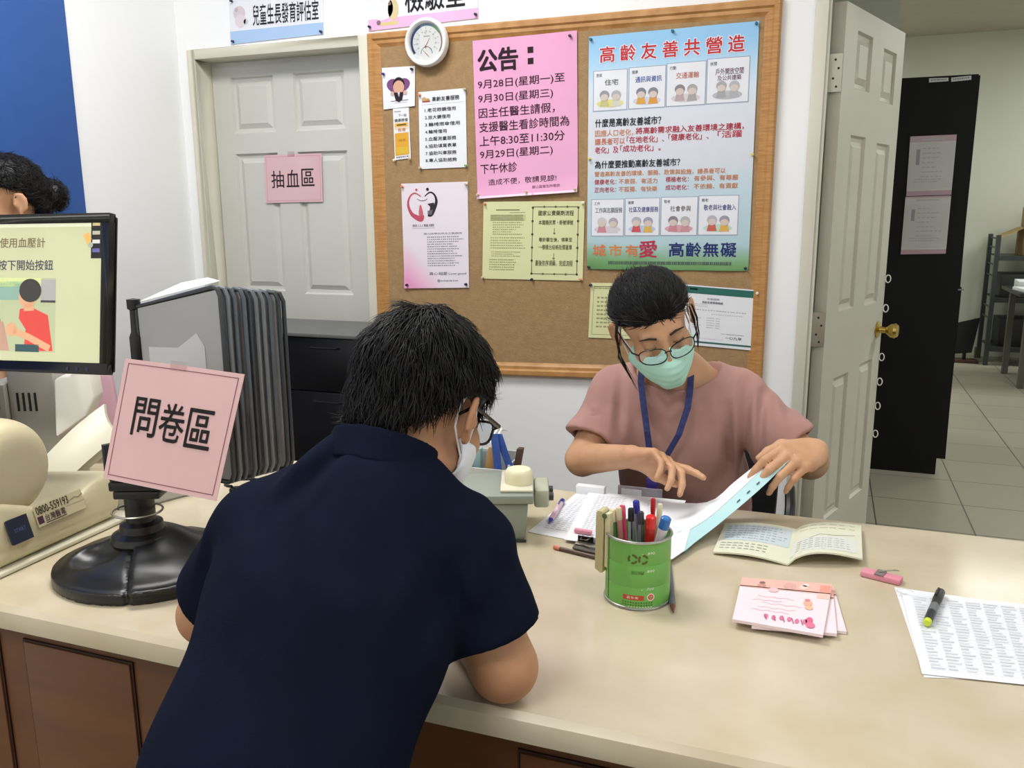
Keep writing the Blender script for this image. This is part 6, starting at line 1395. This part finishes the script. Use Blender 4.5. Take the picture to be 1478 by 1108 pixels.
# tall black cabinet in the rear room
tc_ = thing('tall_cabinet', 'tall black cabinet standing in the rear room behind the open door', 'cabinet', (.36, 5.1, 0))
bcm = mat('black_laminate', '101011', .5, col2='131314', nscale=3, spec=.2)
MB().prism([(.06, 4.85, 0), (.622, 4.85, 0), (.622, 4.85, .09), (.664, 4.85, .09), (.642, 4.85, 2.035), (.06, 4.85, 2.035)], (0, .45, 0)).build('carcass', bcm, tc_)
for z0, z1 in ((.10, 1.0), (1.005, 2.03)): MB().box((.661-.0105*z1, 4.855, z0), (.668-.0105*z1+.004, 5.295, z1)).build('cabinet_door', bcm, tc_)
MB().box((.645, 4.846, .985), (.672, 4.853, .992)).build('door_strip', mat('grey_strip', '8c8c88', .5), tc_)
for q, lab in (([(1341, 113), (1369, 112), (1369, 117), (1341, 119)], 'white label strip at the top of the tall black cabinet, left of two'), ([(1373, 112), (1402, 109), (1402, 115), (1373, 118)], 'white label strip at the top of the tall black cabinet, right of two')):
    s = Sheet('label_strip', lab, 'label', [at_depth(x, y, 4.848) for x, y in q], mat('label_white', 'c9cbc6', .5), n=1, thick=.001); s.lines(.1, .3, .9, .8, 1, '7c7e7c', .6, 0); s.done()
for q, lab in (([(1314, 197), (1381, 194), (1373, 281), (1308, 283)], 'upper pink-edged form in a clear sleeve on the black cabinet side'), ([(1307, 284), (1373, 282), (1365, 366), (1300, 367)], 'lower pink-edged form in a clear sleeve on the black cabinet side')):
    s = Sheet('posted_form', lab, 'notice', [at_depth(x, y, 4.846) for x, y in q], mat('rear_form_paper', 'c9c4c4', .35, spec=.6), n=4, thick=.0015)
    up_ = 'upper' in lab
    s.rect(0, 0, 1, .10 if up_ else .03, 'bfa6ae'); s.rect(0, .92, 1, 1, 'b79aa5'); s.rect(.03, .13, .97, .88, 'c4c2c2', 2); s.rect(.25, .05, .75, .08, 'b9b4b8', 2)
    s.rect(.16, .22, .24, .48 if up_ else .42, '97989c', 3); s.lines(.3, .2, .9, .75, 7, 'b0b0b2', .25, .6, lvl=3); s.lines(.15, .72, .85, .80, 2, 'a2a2a6', .3, .3, lvl=3); s.done()
# metal rack with boxes
rk = thing('metal_rack', 'dark metal shelf rack against the far wall of the rear room', 'shelf rack', (1.95, 8.72, 0))
rm = mat('rack_metal', '4c5050', .4, .6); rx0, rx1, ry0, ry1 = 1.415, 2.45, 8.55, 8.95
for x in (rx0, rx1):
    for y in (ry0, ry1): box('post', (x-.018, y-.018, 0), (x+.018, y+.018, 1.16), rm, rk)
for z in (.16, .60, .97):
    sh_ = MB(); sh_.box((rx0+.018, ry0-.015, z), (rx1-.018, ry1+.015, z+.012)); sh_.box((rx0+.018, ry0-.02, z-.03), (rx1-.018, ry0-.015, z+.012)); sh_.build('shelf', rm, rk)
for z in (.42, .52, .80, .90, 1.05, 1.13): MB().tube([(rx0, ry0, z), (rx0, ry1, z)], .008, 6).build('side_rung', rm, rk)
cbx = mat('cardboard', 'a08658', .8, col2='957b4f', nscale=4)
b1 = thing('cardboard_box', 'open cardboard box with a raised flap on top of the metal rack', 'box', (1.75, 8.75, .983))
box('box_body', (1.62, 8.56, .983), (2.20, 8.92, 1.22), cbx, b1, bevel=.004)
MB().prism([(1.62, 8.60, 1.222), (1.62, 8.90, 1.222), (1.44, 8.86, 1.14), (1.44, 8.58, 1.13)], (0, 0, .004)).build('flap', mat('cardboard_inside', 'b9a070', .8), b1)
tag(box('cardboard_box', (1.64, 8.57, 1.2205), (2.2, 8.9, 1.40), cbx, bevel=.004), 'closed cardboard box stacked on the open box with the raised flap', 'box')
tag(box('storage_bin', (1.47, 8.57, .613), (1.98, 8.92, .82), mat('dark_bin', '2c2e2e', .6), bevel=.01), 'dark storage bin on the middle shelf of the metal rack', 'bin')
tag(box('storage_bin', (1.50, 8.58, .1725), (2.0, 8.92, .42), mat('dark_bin2', '242626', .6), bevel=.01), 'dark storage bin on the lowest shelf of the metal rack', 'bin')
# desk with papers
dk = thing('desk', 'black desk with grey legs piled with papers in the rear room', 'desk', (1.98, 7.9, 0))
box('desk_top', (1.42, 7.45, .72), (2.6, 8.2, .75), mat('black_desk_top', '232526', .4), dk, bevel=.004)
for x in (1.50, 2.55):
    for y in (7.50, 8.15): box('leg', (x-.022, y-.022, 0), (x+.022, y+.022, .72), mat('desk_leg', '5a5650', .5), dk)
box('modesty_panel', (1.64, 8.08, .25), (2.52, 8.10, .715), mat('brown_panel', '3f3229', .6), dk)
box('drawer_unit', (1.78, 7.55, .03), (2.2, 8.06, .70), mat('dark_bin', '2c2e2e', .6), dk, bevel=.004)
for k, (x, y, r_, h_) in enumerate(((1.46, 7.50, .12, .025), (1.48, 7.85, -.06, .06), (1.76, 7.52, .1, .04))):
    M_ = Matrix.Translation((x, y, .7505)) @ Matrix.Rotation(r_, 4, 'Z')
    tag(MB().box((0, 0, 0), (.21, .29, h_), M_).build('paper_stack', paperw, bevel=.002), ('low stack of white papers at the left front corner of the rear desk', 'taller stack of white papers behind the low one on the rear desk', 'stack of white papers further right on the rear desk')[k], 'papers')
# tilted black panel and foot by the cabinet
tb_ = thing('folding_screen_panel', 'black tilted flat panel on a brown foot standing on the floor by the rack', 'panel', (1.28, 8.8, 0))
MB().prism([(1.155, 8.66, .07), (1.315, 8.66, .09), (1.375, 8.78, .40), (1.185, 8.78, .345)], (0, .03, 0)).build('panel', mat('black_panel', '0a0a0b', .8), tb_, bevel=.004)
MB().tube([(1.26, 8.70, .10), (1.26, 8.70, .02)], .016, 8).build('stem', blackp, tb_)
MB().box((1.15, 8.60, .001), (1.37, 8.78, .022)).build('foot', mat('brown_foot', '4a2f24', .5), tb_, bevel=.006)
tag(MB().box((1.385, 8.93, 0), (1.42, 8.99, .10)).build('skirting_pipe', mat('olive', '4c4f38', .6)), 'small olive floor box by the rack foot in the rear room', 'box')

# ------------------------------------------------------------------ person at the far left, behind the monitor
pc3 = V3(-2.185, 1.795, 1.430); PM = head_frame(-158, 8, 0)
P3 = dict(sL=pc3+V3(.155, .075, -.27), sR=pc3+V3(-.128, .075, -.27), eL=pc3+V3(.17, .03, -.53), eR=pc3+V3(-.135, .03, -.53), wL=pc3+V3(.08, -.13, -.585), wR=pc3+V3(-.07, -.13, -.585))
P3T = [pc3+V3(0, .07, -.31), pc3+V3(0, .09, -.55), pc3+V3(0, .13, -.86)]
def p3_body(P):
    d = head_local((P-pc3) @ PM)
    d = smin(.03, d, cap(P, pc3+V3(0, .03, -.06), pc3+V3(0, .055, -.20), .050, .054))
    t = smin(.05, fcap(P, P3T[0], P3T[1], .10, .10, (0, 1, 0), .72), fcap(P, P3T[1], P3T[2], .10, .12, (0, 1, 0), .8)); d = smin(.04, d, t)
    for q in 'LR':
        n_ = -1 if q == 'L' else 1
        d = smin(.03, d, cap(P, pc3+V3(0, .07, -.25), P3['s'+q], .048, .042)); d = smin(.02, d, cap(P, P3['s'+q], P3['e'+q], .042, .034), cap(P, P3['e'+q], P3['w'+q], .035, .023))
        d = smin(.01, d, hand(P, P3['w'+q], (n_*.25, -.96, .02), (0, 0, -1), (n_, .2, 0), [(.2, .3, .2)]*4, sc=.9))
    return d
p3 = blob('person', p3_body, (-2.384, 1.44, .50), (-1.93, 2.10, 1.58), .006, skin_w)
tag(p3, 'person with black hair in a low bun, half hidden behind the monitor', 'person')
def p3_top(P):
    t = smin(.05, fcap(P, P3T[0], P3T[1], .118, .122, (0, 1, 0), .76), fcap(P, P3T[1], P3T[2], .122, .14, (0, 1, 0), .82))
    for q in 'LR':
        a = P3['s'+q]; e = P3['e'+q]; t = smin(.04, t, cap(P, pc3+V3(0, .07, -.25), a, .054, .052)); t = smin(.03, t, smax(.005, cap(P, a, e, .052, .048), (P-(a+(e-a)*.7)) @ unit(e-a).astype(F32)))
    return smax(.006, t, -cap(P, pc3+V3(0, .03, -.06), pc3+V3(0, .055, -.21), .056, .060))
blob('blouse', p3_top, (-2.384, 1.62, .50), (-1.93, 2.10, 1.30), .007, mat('grey_blouse', '6c7078', .85), p3)
def p3_hair(P):
    Q = (P-pc3) @ PM; d = ell(Q, (0, -.014, .040), (.086, .106, .094)); d = smin(.02, d, ell(Q, (0, -.07, -.02), (.06, .045, .06)))
    line = np.where(Q[:, 1] > .0, .060-.30*np.clip(.075-Q[:, 1], 0, .075), .034-.9*np.clip(-Q[:, 1], 0, .11))
    line = np.where(np.abs(Q[:, 1]+.008) < .022, np.maximum(line, .032), line)
    d = smax(.010, d, (line-Q[:, 2])*.8); b_ = ell(Q, (.005, -.128, .004), (.052, .044, .048))
    return smin(.015, d, b_) + .0014*np.sin(Q[:, 1]*160+Q[:, 2]*90)
h3 = blob('hair', p3_hair, (-2.36, 1.64, 1.28), (-1.99, 2.02, 1.62), .005, hairm, p3)
strands('hair_strands', h3, PM, pc3, lambda q: np.array([0, -.13, .01])-q, 1800, .035, .0011, h3, hairm, lift=.003, seed=9, jit=.15)
s3 = thing('stool', 'stool under the person with the low bun at the far left', 'stool', (-2.17, 1.93, 0))
MB().lathe([(0, .48), (.17, .48), (.18, .49), (.18, .515), (0, .525)], (-2.17, 1.93, 0)).build('seat', mat('stool_vinyl', '2a2a2e', .5), s3, smooth=True)
MB().lathe([(.022, .03), (.022, .48)], (-2.17, 1.93, 0), n=14).build('post', steel, s3)
MB().lathe([(0, 0), (.2, 0), (.2, .015), (.05, .03), (0, .032)], (-2.17, 1.93, 0)).build('base', steel, s3, smooth=True)
sitting_legs('trousers', pc3+V3(0, .13, -.89), (.0, -1, 0), .38, .09, tro, p3, (-2.384, 1.30, 0), (-1.90, 2.1, .67))
